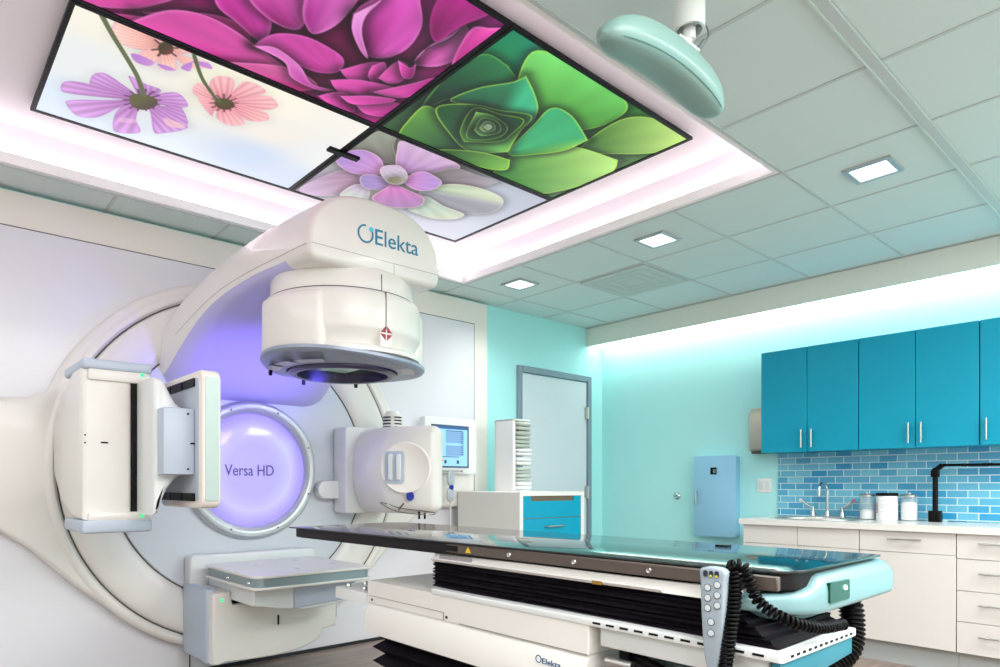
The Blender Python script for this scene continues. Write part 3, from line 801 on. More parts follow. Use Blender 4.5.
for z in (1.37, 1.335): lathe(bm, [(0, -.002), (.004, -.002), (.004, .001)], (.652, 3.386, z), 'y', 8)
obj_split('slot', bm, black, det)
pan = obj('detector_panel', prism(B(), rrect(2.955, 3.56, 1.04, 1.655, .05), 'x', 1.022, 1.105, .012), cream, det)
bm = B(); prism(bm, rrect(1.034, 1.093, 1.075, 1.62, .008), 'y', 2.951, 2.957)
obj('panel_edge', bm, mat('sage_edge', (176, 192, 188), .3, metal=.3), det)
bm = B(); prism(bm, rrect(3.0, 3.54, 1.075, 1.62, .02), 'x', 1.0195, 1.024)
obj('panel_back', bm, mat('panel_back_grey', (190, 200, 210), .4), det)
bm = B()
for k in range(3):
    for z0, z1 in ((1.585, 1.622), (1.072, 1.108)): box(bm, 1.012, 1.0215, 3.04 + k * .165, 3.19 + k * .165, z0, z1)
obj_split('vent', bm, black, det)
for x, z in ((.885, 1.66), (.885, 1.0)): obj('indicator_light', lathe(B(), [(0, -.004), (.008, -.004), (.008, .0)], (x, 3.362, z), 'y', 14), green, det)

# --- x-ray source at the right of the ring
plan = catmull([(2.36, 3.95), (2.31, 3.78), (2.305, 3.66), (2.335, 3.55)], 5)[:-1] + [Vector((2.335, 3.55)), Vector((2.55, 3.315)), Vector((2.585, 3.30)), Vector((2.63, 3.30)), Vector((2.655, 3.32)), Vector((2.66, 3.36)), Vector((2.66, 3.95))]
plan = [(p.x, p.y) for p in plan]
bm = prism(B(), plan, 'z', .965, 1.525, .06, None, 6)
bmesh.ops.subdivide_edges(bm, edges=[e for e in bm.edges if abs(e.verts[0].co.z - e.verts[1].co.z) > .3], cuts=8)
for v in bm.verts:
    f = ((v.co.z - 1.245) / .28) ** 2; k = max(0, min(1, (2.6 - v.co.x) / .3))
    v.co.x += .11 * f * k * k
src = obj('source_housing', bm, white, L, 60)
cd = Vector((2.55 - 2.335, 3.315 - 3.55, 0)).normalized(); nn = Vector((cd.y, -cd.x, 0))
if nn.x > 0: nn = -nn
cen = Vector((2.445, 3.43, 1.255))
def on_face(u, v, d): return tuple(cen + cd * u + Vector((0, 0, 1)) * v + nn * d)
bm = B()
for r0, d0, r1, d1 in ((.165, .001, .155, .008), (.155, .008, .145, .002), (.145, .002, 0, .002)):
    loft(bm, [[on_face(r0 * math.cos(2 * PI * k / 48), r0 * math.sin(2 * PI * k / 48), d0) for k in range(48)], [on_face(max(r1, .001) * math.cos(2 * PI * k / 48), max(r1, .001) * math.sin(2 * PI * k / 48), d1) for k in range(48)]], False, False)
obj('collimator_dish', bm, cream, src)
bm = B()
loft(bm, [[on_face(u, v, .003) for u, v in rrect(-.13, -.005, -.10, .105, .02)], [on_face(u, v, .012) for u, v in rrect(-.13, -.005, -.10, .105, .02)]])
obj('collimator_window', bm, bluegrey, src)
bm = B()
for u in (-.092, -.04):
    loft(bm, [[on_face(u + a, v, .010) for a, v in rrect(-.015, .015, -.085, .088, .01)], [on_face(u + a, v, .035) for a, v in rrect(-.011, .011, -.075, .078, .009)]])
obj_split('window_ridge', bm, white2, src)
bm = B()
loft(bm, [[on_face(.03 + .024 * math.cos(2 * PI * k / 24), -.178 + .03 * math.sin(2 * PI * k / 24), d_) for k in range(24)] for d_ in (-.01, .006)])
obj('badge', bm, blue, src)
obj('mount_plate', prism(B(), rrect(2.29, 2.68, .955, 1.54, .02), 'y', 3.9, 4.06, .012), white2, src)
obj('mount_tab', prism(B(), rrect(2.14, 2.4, 1.055, 1.175, .055), 'y', 3.99, 4.06, .008), white2, src)
bm = B(); lathe(bm, [(0, 1.65), (.04, 1.65), (.062, 1.62), (.068, 1.58), (.068, 1.48)], (2.60, 3.80, 0), 'z', 28)
vs = obj('vent_sleeve', bm, white, src)
bm = B()
for k in range(5):
    z = 1.515 + k * .022
    for a0, a1 in ((165, 225), (245, 300)): lathe(bm, [(.066, z), (.0695, z), (.0695, z + .009), (.066, z + .009)], (2.60, 3.80, 0), 'z', 10, math.radians(a0), math.radians(a1))
obj_split('vent', bm, black, src)
bm = B()
P = [(2.30, 3.42, 1.03), (2.24, 3.40, 1.035), (2.30, 3.30, .985), (2.47, 3.22, .965), (2.55, 3.28, .975), (2.40, 3.40, 1.0)]
tube(bm, catmull(P, 5, True) , .003, 6)
tube(bm, [(2.42, 3.47, .99), (2.38, 3.36, 1.03)], .006, 8)
obj('wire_guard', bm, mat('dark_wire', (110, 108, 104), .3, metal=.8), src)
bm = B(); cyl(bm, (2.53, 3.40, .93), (2.53, 3.40, .98), .007); cyl(bm, (2.56, 3.38, .93), (2.56, 3.38, .98), .007)
obj_split('stop_pin', bm, black, src)

# --- portal imager low on the ring
pi_pts = [(1.30, .56), (1.30, .176), (1.33, .168), (1.372, .178), (1.47, .172), (1.56, .169), (1.66, .169), (1.755, .175), (1.85, .193), (1.92, .218), (1.95, .245), (1.955, .28), (2.05, .287), (2.05, .51), (1.62, .505), (1.41, .49), (1.395, .56)]
mv = obj('imager_housing', prism(B(), pi_pts, 'y', 3.6, 4.06, .012), white, L)
obj('side_cap', box(B(), 1.285, 1.335, 3.66, 4.05, .165, .575, .016, 3), bluegrey, mv)
obj('side_cap', box(B(), 2.035, 2.075, 3.63, 4.05, .33, .50, .01), bluegrey, mv)
obj('indicator_light', lathe(B(), [(0, -.004), (.009, -.004), (.009, 0)], (1.35, 3.602, .52), 'y', 14), green, mv)
bm = B(); box(bm, 1.41, 1.60, 3.594, 3.62, .497, .508)
box(bm, 1.668, 1.676, 3.594, 3.61, .345, .40)
obj_split('slot', bm, black, mv)
obj('imager_carriage', prism(B(), [(1.40, .52), (1.40, .62), (2.02, .62), (2.02, .50), (1.85, .475), (1.70, .47), (1.55, .49)], 'y', 3.3, 3.95, .01), white2, mv)
obj('carriage_end', prism(B(), [(1.62, .615), (1.62, .485), (1.99, .505), (1.99, .615)], 'y', 3.29, 3.4, .008), bluegrey, mv)
obj('back_plate', prism(B(), rrect(1.30, 2.10, .45, .735, .03), 'y', 3.96, 4.06, .012), white2, mv)
obj('panel_base', prism(B(), rrect(1.345, 2.035, 3.16, 3.88, .05), 'z', .618, .632, .005), white, mv)
slab = obj('panel_band', prism(B(), rrect(1.355, 2.025, 3.17, 3.87, .05), 'z', .63, .678), greyband, mv)
obj('imager_panel', prism(B(), rrect(1.345, 2.035, 3.16, 3.88, .05), 'z', .676, .692, .006), white, mv)
bm = B()
for x, y in ((1.55, 3.62), (1.66, 3.33), (1.92, 3.42), (1.84, 3.72)): lathe(bm, [(0, .6935), (.014, .6935), (.014, .69)], (x, y, 0), 'z', 14)
obj_split('alignment_mark', bm, bluegrey, mv)
bm = B()
for y in (3.52, 3.25): lathe(bm, [(0, -.012), (.006, -.012), (.01, -.006), (.01, .002)], (1.357, y, .65), 'x', 12)
obj_split('knob', bm, chrome, mv)

# ------------------------------------------------------------------ wall monitor and hand control beside the gantry
wm = thing('wall_monitor', 'flat monitor with blue data screen on the white cover right of the machine', 'monitor', (3.27, 4.07, 1.3))
obj('housing', prism(B(), rrect(3.03, 3.55, 1.235, 1.67, .02), 'y', 4.0, 4.074, .01), mat('monitor_white', (236, 238, 240), .4), wm)
bm = B()
for a in ((3.09, 3.463, 1.60, 1.612), (3.09, 3.463, 1.283, 1.295), (3.09, 3.10, 1.283, 1.612), (3.45, 3.463, 1.283, 1.612)): box(bm, a[0], a[1], 3.994, 4.0, a[2], a[3])
obj('bezel', bm, mat('bezel_blue', (70, 92, 120), .35), wm)
def em(name, c, s=.8): return mat(name, c, .3, emit=c, estr=s)
scn = obj('screen', box(B(), 3.10, 3.45, 3.996, 4.002, 1.295, 1.60), em('screen_blue', (136, 182, 214), .75), wm)
bm = B(); box(bm, 3.10, 3.45, 3.994, 3.9965, 1.582, 1.60)
obj('title_bar', bm, em('screen_navy', (50, 90, 140), .6), scn)
bm = B()
for z0, z1 in ((1.475, 1.565), (1.375, 1.455)): box(bm, 3.23, 3.405, 3.9945, 3.9965, z0, z1)
obj_split('data_panel', bm, em('screen_mid', (112, 148, 186), .7), scn)
bm = B()
for z in [1.555 - .0165 * k for k in range(11)]:
    box(bm, 3.38, 3.41, 3.993, 3.9955, z - .002, z + .002)
box(bm, 3.23, 3.40, 3.993, 3.9955, 1.566, 1.571); box(bm, 3.17, 3.36, 3.993, 3.9955, 1.364, 1.369)
for x in (3.215, 3.34): box(bm, x, x + .02, 3.993, 3.9955, 1.315, 1.34)
obj('text_lines', bm, em('screen_ink', (44, 66, 96), .5), scn)
bm = B(); box(bm, 3.155, 3.20, 3.993, 3.9955, 1.328, 1.35); obj('status_key', bm, em('screen_orange', (222, 120, 60), .8), scn)
bm = B(); box(bm, 3.155, 3.20, 3.993, 3.9955, 1.303, 1.325); obj('status_key', bm, em('screen_green', (110, 200, 110), .8), scn)
bm = B(); tube(bm, [(3.16, 3.99, 1.255), (3.16, 3.965, 1.255), (3.36, 3.965, 1.255), (3.36, 3.99, 1.255)], .005, 8); lathe(bm, [(0, -.01), (.009, -.01), (.009, .0)], (3.36, 3.965, 1.255), 'y', 12)
obj('hook_bar', bm, steel, wm)
hp = thing('hand_control', 'grey hand control with blue button hanging below the wall monitor', 'remote control', (3.235, 3.95, 1.1))
obj('body', prism(B(), rrect(3.205, 3.265, 1.14, 1.258, .028), 'y', 3.93, 3.955, .006), silver, hp)
obj('body', prism(B(), rrect(3.20, 3.262, 1.02, 1.125, .028), 'y', 3.93, 3.955, .006), silver, hp)
bm = B(); lathe(bm, [(0, -.008), (.018, -.008), (.022, 0)], (3.235, 3.935, 1.13), 'y', 20); obj('button', bm, blue, hp)
bm = B()
for z in (1.20, 1.075): prism(bm, rrect(3.218, 3.25, z - .025, z + .025, .012), 'y', 3.926, 3.931)
obj_split('keypad', bm, bluegrey, hp)
bm = B(); tube(bm, catmull([(3.235, 3.945, 1.02), (3.235, 3.945, .9), (3.22, 3.95, .6), (3.18, 3.97, .3)], 8), .006, 8); obj('cord', bm, mat('pale_cord', (208, 210, 212), .4), hp)

# ------------------------------------------------------------------ treatment couch
T = thing('treatment_couch', 'motorised treatment couch with long glossy black top and black bellows', 'treatment couch', (1.70, 1.6, 0))
carbon = mat('glossy_carbon_top', (6, 14, 20), .06, spec=.75, coat=.3)
edgem = mat('dark_table_edge', (18, 13, 17), .5, spec=.3)
top = [(1.50, .615), (2.0, .625), (2.002, .66), (1.955, 2.74), (1.90, 2.80), (1.345, 2.785), (1.352, 2.70), (1.412, .72), (1.425, .665), (1.455, .63)]
tt = obj('tabletop', prism(B(), top, 'z', .951, .957, .001), carbon, T)
low = [(1.50, .63), (1.97, .64), (1.975, .70), (1.94, 2.72), (1.88, 2.775), (1.37, 2.765), (1.36, 2.70), (1.42, .74), (1.44, .68), (1.465, .645)]
obj('table_core', prism(B(), low, 'z', .912, .951, .004), edgem, T)
obj('tape_mark', box(B(), 1.93, 1.955, 1.02, 1.06, .9568, .9582), black, tt)
rail = mat('bronze_rail', (92, 82, 76), .45, metal=.2)
sr = obj('side_rail', box(B(), 1.390, 1.406, .625, 1.735, .920, .950, .002, 1), rail, T)
for px in (.715, .935, 1.17, 1.42):
    obj('bolt', lathe(B(), [(0, -.002), (.003, -.002), (.006, -.004), (.0075, 0)], (1.3898, px, .935), 'x', 16), steel, sr)
bm = B(); box(bm, 1.3885, 1.3905, 1.66, 1.72, .926, .944); obj('label_plate', bm, black, sr)
bm = B(); prism(bm, [(1.62, .926), (1.592, .926), (1.606, .945)], 'x', 1.3882, 1.3905); obj('warning_label', bm, mat('warning_yellow', (232, 190, 30), .5), sr)
sf = obj('support_frame', prism(B(), [(1.405, .912), (1.395, .884), (1.93, .884), (1.94, .912)], 'y', .72, 1.80, .006), white, T)
bm = B(); prism(bm, [(1.394, .884), (1.386, .892), (1.396, .896)], 'y', .9, 1.80); 
obj('frame_lip', bm, white, sf)
bm = B(); box(bm, 1.394, 1.40, 1.60, 1.76, .894, .906); obj('label_plate', bm, mat('label_grey', (150, 146, 150), .5), sf)
bm = B(); box(bm, 1.384, 1.392, 1.075, 1.105, .884, .893); obj('tag', bm, mat('brass_tag', (170, 130, 60), .4, metal=.5), sf)
# pleated bellows
def pleats(bm, x0, x1, y0, y1, z0, z1, n, d, wave=0., lean=0.):
    loops = []; yb = y0
    for k in range(2 * n + 1):
        z = z0 + (z1 - z0) * k / (2 * n); i = d if k % 2 else 0
        pts = []; y0 = yb + lean * k / (2 * n)
        for (ax, ay, bx, by) in ((x0, y0, x0, y1), (x0, y1, x1, y1), (x1, y1, x1, y0), (x1, y0, x0, y0)):
            for s in range(12):
                f = s / 12; x = ax + (bx - ax) * f; y = ay + (by - ay) * f
                x = x + (i if x < (x0 + x1) / 2 else -i); y = y + (i if y < (y0 + y1) / 2 else -i)
                zz = z + wave * math.sin(x * 9 + y * 7 + k * 1.7)
                pts.append((min(max(x, x0 + i), x1 - i), min(max(y, y0 + i), y1 - i), zz))
        loops.append(pts)
    return loft(bm, loops)
obj('upper_bellows', pleats(B(), 1.395, 1.76, .625, 1.80, .800, .883, 7, .008, .0028, .12), bellow, T)
tr_ = obj('slide_tray', prism(B(), rrect(1.362, 1.765, .602, 1.77, .01), 'z', .778, .797, .003), white2, T)
bm = B()
for k in range(11): box(bm, 1.3605, 1.366, .64 + k * .042, .664 + k * .042, .786, .791)
for k in range(12): box(bm, 1.40 + k * .029, 1.412 + k * .029, .600, .604, .786, .791)
obj_split('slot', bm, black, tr_)
obj('apron', prism(B(), [(1.375, .779), (1.762, .779), (1.762, .735), (1.60, .725), (1.50, .70), (1.48, .45), (1.375, .45)], 'y', .612, .63, .002), mat('pale_blue_metal', (34, 124, 144), .35), T)
obj('side_beam', box(B(), 1.385, 1.46, .64, 1.08, .725, .777, .006), white2, T)
obj('crossbar', box(B(), 1.46, 1.80, .64, 1.05, .60, .70, .01), greyband, T)
# base
bc = obj('base_cover', prism(B(), [(1.365, .782), (1.365, .70), (2.08, .70), (2.08, .782)], 'y', 1.10, 2.165, .006), white, T)
sk = obj('base_skirt', prism(B(), [(1.372, .70), (1.352, .672), (1.352, .588), (1.39, .578), (2.03, .578), (2.085, .60), (2.09, .65), (2.065, .70)], 'y', 1.105, 2.168, .01), white, T)
bm = B(); box(bm, 1.3635, 1.367, 1.105, 1.62, .6995, .7025); box(bm, 1.3635, 1.366, 1.70, 2.15, .725, .727); box(bm, 1.3635, 1.367, 1.698, 1.702, .70, .726)
obj('seam', bm, mat('base_seam', (150, 146, 140), .6), bc)
bm = B()
for y, z in ((2.13, .712), (1.685, .712)): lathe(bm, [(0, -.002), (.005, -.002), (.005, .001)], (1.365, y, z), 'x', 10)
obj_split('screw', bm, black, bc)
text('logo_lettering', 'Elekta', (1.3512, 1.250, .652), (0, -1, .0), (0, 0, 1), .066, .016, mat('navy_print', (36, 88, 140), .5), sk)
bm = B(); lathe(bm, [(.0085, 0), (.0085, -.001), (.011, -.001), (.011, 0)], (1.3515, 1.264, .662), 'x', 28)
obj('logo_ring', bm, MATS['navy_print'], sk)
obj('base_bellows', pleats(B(), 1.375, 2.03, 1.12, 2.145, .06, .584, 10, .035), bellow, T)
obj('floor_plate', box(B(), 1.25, 2.1, .95, 2.15, 0, .06, .01), greyband, T)
obj('base_column', box(B(), 1.42, 1.95, .70, 1.12, .05, .62, .02), mat('column_grey', (150, 168, 176), .4), T)
bm = B(); prism(bm, rrect(2.06, 2.22, .68, .745, .02) if False else [(1.37, .73), (1.37, .685), (1.50, .68), (1.50, .735)], 'y', 2.15, 2.42, .01)
br_ = obj('end_bracket', bm, white2, T)
bm = B()
for x, y in ((1.40, 2.36), (1.48, 2.36), (1.40, 2.24)): lathe(bm, [(0, .745), (.008, .745), (.012, .738), (.012, .728)], (x, y, 0), 'z', 12)
obj_split('bolt', bm, steel, br_)
# console at the near end
def csec(x, zt, zb, y0, y1, r):
    p = [(y1, zb), (y1, zt)]
    for k in range(7):
        t = PI / 2 + k / 6 * PI / 2; p.append((y0 + r + r * math.cos(t), zt - r + r * math.sin(t)))
    for k in range(5):
        t = PI + k / 4 * PI / 2; p.append((y0 + .012 + .012 * math.cos(t), zb + .012 + .012 * math.sin(t)))
    return [(x, a, b) for a, b in p]
bm = B()
S_ = [(1.385, .893, .878, .72, .76, .01), (1.39, .900, .872, .70, .765, .012), (1.43, .902, .864, .665, .77, .014), (1.48, .904, .858, .635, .78, .018), (1.52, .908, .854, .618, .79, .024), (1.55, .918, .853, .612, .82, .028), (1.575, .936, .852, .607, .88, .035), (1.60, .944, .852, .605, .88, .045), (1.8, .946, .853, .604, .88, .05), (2.02, .946, .855, .604, .88, .05), (2.045, .942, .86, .608, .87, .045), (2.057, .925, .875, .63, .86, .02)]
loft(bm, [csec(*s) for s in S_])
con = obj('end_console', bm, mat('console_shell', (118, 154, 158), .32, coat=.2), T, 60)
bm = B(); prism(bm, rrect(1.60, 1.715, .874, .920, .006), 'y', .6005, .61)
ew_ = obj('stop_button_housing', bm, mat('green_window', (0, 24, 20), .15, emit=(6, 150, 95), estr=.2), con)
bm = B(); lathe(bm, [(0, -.004), (.005, -.004), (.006, 0)], (1.685, .6005, .903), 'y', 12); obj('status_light', bm, em('mint_led', (190, 255, 230), 2.5), con)
# corrugated hose
path = catmull([(1.862, .68, .875), (1.85, .648, .84), (1.83, .635, .777), (1.80, .634, .732), (1.74, .654, .688), (1.62, .68, .60), (1.50, .74, .45)], 40)
acc = 0; rad = []
for k, p in enumerate(path):
    if k: acc += (p - path[k - 1]).length
    rad.append(.027 + .003 * math.sin(acc * 2 * PI / .011))
obj('corrugated_hose', tube(B(), path, .03, 16, radii=rad), blackr, T, 80)
bm = B(); tube(bm, catmull([(1.40, .74, .935), (1.45, .70, .86), (1.56, .66, .842), (1.70, .66, .838), (1.86, .66, .848), (1.87, .66, .88)], 8), .006, 8)
obj('cable', bm, mat('blue_grey_cable', (92, 116, 124), .4), T)
bm = B()
for k, (r_, dz) in enumerate(((.022, 0), (.018, -.03), (.014, .02))):
    tube(bm, catmull([(1.43, 1.02, .69 + dz), (1.42, .96, .68 + dz), (1.42, .88, .655 + dz), (1.43, .80, .61 + dz), (1.45, .74, .52)], 8), r_, 10)
box(bm, 1.40, 1.43, 1.0, 1.03, .64, .72)
tube(bm, [(1.40, .83, .665), (1.41, .74, .655)], .011, 8); tube(bm, [(1.40, .86, .63), (1.40, .74, .675)], .008, 8)
obj('cable_bundle', bm, blackr, T)
bm = B()
for z in (.69, .655): tube(bm, [(1.39, 1.06, z), (1.395, .985, z)], .013, 12)
obj_split('hose_fitting', bm, steel, T)
bm = B(); tube(bm, [(1.45, 2.7, .9), (1.45, 2.7, .905)], .01, 8)
bm.free()

# hand pendant hanging on the couch rail
PY0_ = .738
hd = thing('hand_pendant', 'grey hand control with round buttons hooked on the couch rail, coiled black cord beside it', 'remote control', (1.375, PY0_, .74))
ol = [(PY0_ - .026, .962), (PY0_ + .026, .962), (PY0_ + .028, .93), (PY0_ + .026, .86), (PY0_ + .020, .78), (PY0_ + .012, .745), (PY0_, .738), (PY0_ - .012, .745), (PY0_ - .020, .78), (PY0_ - .026, .86), (PY0_ - .028, .93)]
ol = [(p.x, p.y) for p in catmull([Vector(p) for p in ol], 4, True)]
body = obj('body', prism(B(), ol, 'x', 1.330, 1.358, .006), mat('pendant_grey', (158, 172, 182), .35), hd)
bm = B()
ring = mat('button_grey', (206, 214, 218), .35)
for y, z in ((PY0_ + 0.009, .915 + .006), (PY0_ + -0.013, .923 + .006), (PY0_ + 0.009, .893 + .006), (PY0_ + -0.013, .901 + .006), (PY0_ + 0.009, .871 + .006), (PY0_ + -0.013, .879 + .006), (PY0_ + 0.001, .842 + .006), (PY0_ + 0.001, .818 + .006)):
    bm = B(); lathe(bm, [(0, -.0025), (.0062, -.0025), (.0075, 0)], (1.330, y, z), 'x', 18); bt = obj('button', bm, ring, body)
    bm = B(); lathe(bm, [(.0066, -.0018), (.0082, -.0018), (.0082, 0)], (1.330, y, z), 'x', 18); obj('button_rim', bm, mat('button_rim_grey', (92, 104, 116), .4), body)
for (y, c) in ((PY0_ + .014, 'pendant_navy'), (PY0_ + .001, 'pendant_yellow'), (PY0_ - .012, 'pendant_yellow')):
    bm = B(); prism(bm, rrect(y - .0045, y + .0045, .944, .958, .0042), 'x', 1.3275, 1.3315); obj('indicator', bm, mat('pendant_ink', (40, 48, 60), .3), body)
    if c == 'pendant_yellow':
        bm = B(); prism(bm, rrect(y - .003, y + .003, .9445, .9495, .002), 'x', 1.3265, 1.328); obj('indicator_light', bm, mat('pendant_yellow', (220, 200, 40), .3), body)
bm = B()
tube(bm, helix([(1.365, .720, .968), (1.362, .704, .958), (1.356, .700, .90), (1.342, .704, .82), (1.333, .712, .74), (1.33, .73, .68)], 34, .011, 10), .0042, 6)
tube(bm, helix([(1.365, .713, .968), (1.367, .688, .970), (1.368, .672, .935), (1.368, .650, .895), (1.40, .606, .862), (1.48, .582, .840), (1.60, .575, .832)], 34, .010, 10), .004, 6)
obj('coiled_cord', bm, blackr, hd, 80)

# ------------------------------------------------------------------ supply cabinet by the door and its rack
cab = thing('supply_cabinet', 'low white cabinet with teal drawers standing in front of the grey door', 'cabinet', (3.75, 3.77, 0))
cx0, cx1, cy0, cy1, ct = 3.405, 4.125, 3.37, 4.065, 1.097
bm = B(); box(bm, cx0, cx1, cy0 + .02, cy1, .05, ct, .004, 1)
for a in ((cx0, cx0 + .035, .05, ct), (cx1 - .035, cx1, .05, ct), (cx0 + .0352, cx1 - .0352, ct - .03, ct)): box(bm, a[0], a[1], cy0, cy0 + .0198, a[2], a[3])
obj('carcass', bm, mat('pale_carcass', (238, 236, 231), .4), cab)
dr = B(); X0, X1 = cx0 + .038, cx1 - .038
for a in ((X0, X1, .905, 1.028), (X0, X0 + .085, 1.028, 1.066), (X1 - .085, X1, 1.028, 1.066)): box(dr, a[0], a[1], cy0 + .002, cy0 + .022, a[2], a[3], .001, 1)
d1 = obj('drawer', dr, mat('bright_teal', (0, 158, 190), .35), cab)
bm = B(); box(bm, X0 + .085, X1 - .085, cy0 + .012, cy0 + .03, 1.028, 1.067); obj('open_slot', bm, mat('slot_shadow', (110, 100, 80), .7), d1)
zt = .899
for z in (.62, .34, .07):
    d2 = obj('drawer', box(B(), X0, X1, cy0 + .002, cy0 + .022, z, zt, .002, 1), MATS['bright_teal'], cab)
    bm = B(); zc = zt - .06; xc = (X0 + X1) / 2
    tube(bm, [(xc - .09, cy0 + .002, zc), (xc - .09, cy0 - .03, zc), (xc + .09, cy0 - .03, zc), (xc + .09, cy0 + .002, zc)], .007, 8); obj('handle', bm, steel, d2); zt = z - .007
bm = B(); box(bm, cx0 + .02, cx1 - .02, cy0 + .05, cy1 - .02, 0, .05); obj('plinth', bm, greyband, cab)

rk = thing('towel_rack', 'tall narrow white open shelf standing on the low cabinet, filled with folded cloths', 'shelf', (3.80, 3.80, ct))
rx0, rx1, ry0, ry1, rz1 = 3.70, 3.885, 3.735, 3.945, ct + .575
bm = B(); box(bm, rx0, rx0 + .03, ry0, ry1, ct, rz1, .003, 1); box(bm, rx0, rx1, ry1 - .012, ry1, ct, rz1); box(bm, rx0, rx1 + .01, ry0, ry1, rz1 - .012, rz1, .003, 1); box(bm, rx0, rx1, ry0, ry1, ct, ct + .01); box(bm, rx1 - .006, rx1, ry0 + .14, ry1, ct, rz1)
whitep = mat('white_laminate', (244, 244, 242), .4)
obj('case', bm, whitep, rk)
def towel(z, h, m, dx, label, seedn):
    rr = random.Random(seedn); bm = B(); n = 2; lay = h / n
    for k in range(n):
        x0 = rx0 + .033; x1 = rx1 + .006 + dx + rr.uniform(-.012, .008); y0 = ry0 - .016 + rr.uniform(-.012, .006)
        box(bm, x0, x1, y0, ry0 + .13, z + .0025 + k * lay * .96, z - .0025 + (k + 1) * lay, lay * .42, 4)
    ph = rr.uniform(0, 6)
    for v in bm.verts:
        v.co.z += .0022 * math.sin(v.co.x * 38 + ph); v.co.y += .004 * math.sin(v.co.x * 55 + ph * 2)
    return tag(obj('folded_towel', bm, m), label, 'towel', 'cloths in the white rack')
zz = ct + .011
zs = []
spec = [(.062, cloth, .012, 'white folded cloth at the bottom of the narrow rack'), (.052, clothg, 0, 'grey-green folded cloth second from the bottom of the narrow rack'), (.05, clothg, .004, 'grey-green folded cloth third from the bottom, under a dark gap'),
        (.062, cloth, .014, 'white folded cloth just above the middle dark gap of the rack'), (.052, cloth, .012, 'white folded cloth fifth from the bottom of the rack, below the long grey-green pile'), (.062, clothg, 0, 'grey-green folded cloth third from the top of the rack'),
        (.064, clothg, .006, 'grey-green folded cloth second from the top of the rack'), (.064, clothg, -.002, 'topmost grey-green folded cloth right under the top board of the rack')]
for k, (h, m, dx, lab) in enumerate(spec):
    h *= 1.11
    towel(zz, h, m, dx, lab, k); zz += h + (.0 if k not in (2, 3) else .012)

# ------------------------------------------------------------------ kitchenette on the right wall
# backsplash
def tile_mat():
    m = bpy.data.materials.new('glass_subway_tile'); m.use_nodes = True
    nt = m.node_tree; b = nt.nodes['Principled BSDF']; b.inputs['Roughness'].default_value = .18
    tc = nt.nodes.new('ShaderNodeTexCoord'); mp = nt.nodes.new('ShaderNodeMapping'); mp.inputs['Rotation'].default_value = (0, PI / 2, PI / 2)
    sep = nt.nodes.new('ShaderNodeSeparateXYZ'); cmb = nt.nodes.new('ShaderNodeCombineXYZ')
    br = nt.nodes.new('ShaderNodeTexBrick'); br.inputs['Scale'].default_value = 1
    br.inputs['Brick Width'].default_value = .118; br.inputs['Row Height'].default_value = .0505; br.inputs['Mortar Size'].default_value = .0032; br.inputs['Bias'].default_value = 0
    br.inputs['Color1'].default_value = s2l((48, 152, 200)) + [1]; br.inputs['Color2'].default_value = s2l((128, 204, 224)) + [1]; br.inputs['Mortar'].default_value = s2l((206, 232, 238)) + [1]
    nt.links.new(tc.outputs['Object'], sep.inputs['Vector']); nt.links.new(sep.outputs['Y'], cmb.inputs['X']); nt.links.new(sep.outputs['Z'], cmb.inputs['Y'])
    nt.links.new(cmb.outputs['Vector'], br.inputs['Vector']); nt.links.new(br.outputs['Color'], b.inputs['Base Color'])
    bp = nt.nodes.new('ShaderNodeBump'); bp.inputs['Strength'].default_value = .3; bp.inputs['Distance'].default_value = .003; bp.invert = True
    nt.links.new(br.outputs['Fac'], bp.inputs['Height']); nt.links.new(bp.outputs['Normal'], b.inputs['Normal'])
    return m
struct('trim_12', box(B(), XW - .012, XW, -1.2, 2.44, .90, 1.40), tile_mat())

# upper cabinets
UF, UB, UZ0, UZ1 = 5.115, XW - .002, 1.395, 2.172
def bar_handle(bm, p0, p1, out, r=.006):
    p0, p1, out = Vector(p0), Vector(p1), Vector(out)
    d = (p1 - p0)
    tube(bm, [p0 + out, p1 + out], r, 10)
    for f in (.22, .78):
        q = p0 + d * f; tube(bm, [q, q + out], r * .75, 8)
    return bm
gapm = mat('cabinet_gap', (6, 90, 110), .6)
def upper(y0, y1, doors, label):               # doors: list of (y0, y1, handle y)
    t = thing('wall_cabinet', label, 'cabinet', (5.28, (y0 + y1) / 2, UZ0), 'teal wall cabinets')
    obj('carcass', box(B(), UF + .02, UB, y0 + .001, y1 - .001, UZ0 + .004, UZ1, .002, 1), tealc, t)
    for a, b, hy in doors:
        d = obj('door', box(B(), UF, UF + .019, a + .002, b - .002, UZ0, UZ1, .002, 1), tealc, t)
        obj('handle', bar_handle(B(), (UF, hy, UZ0 + .03), (UF, hy, UZ0 + .165), (-.03, 0, 0)), steel, d)
upper(1.737, 2.427, [(2.083, 2.427, 2.115), (1.737, 2.083, 2.043)], 'teal two-door wall cabinet farthest left, next to the steel dispenser')
upper(1.052, 1.735, [(1.394, 1.735, 1.428), (1.052, 1.394, 1.356)], 'teal two-door wall cabinet in the middle of the row, above the jars')
upper(.62, 1.05, [(.62, 1.05, 1.012)], 'teal wall cabinet at the right edge, above the black arm')
upper(.18, .618, [(.18, .618, .22)], 'teal wall cabinet beyond the right edge of the picture') if False else None

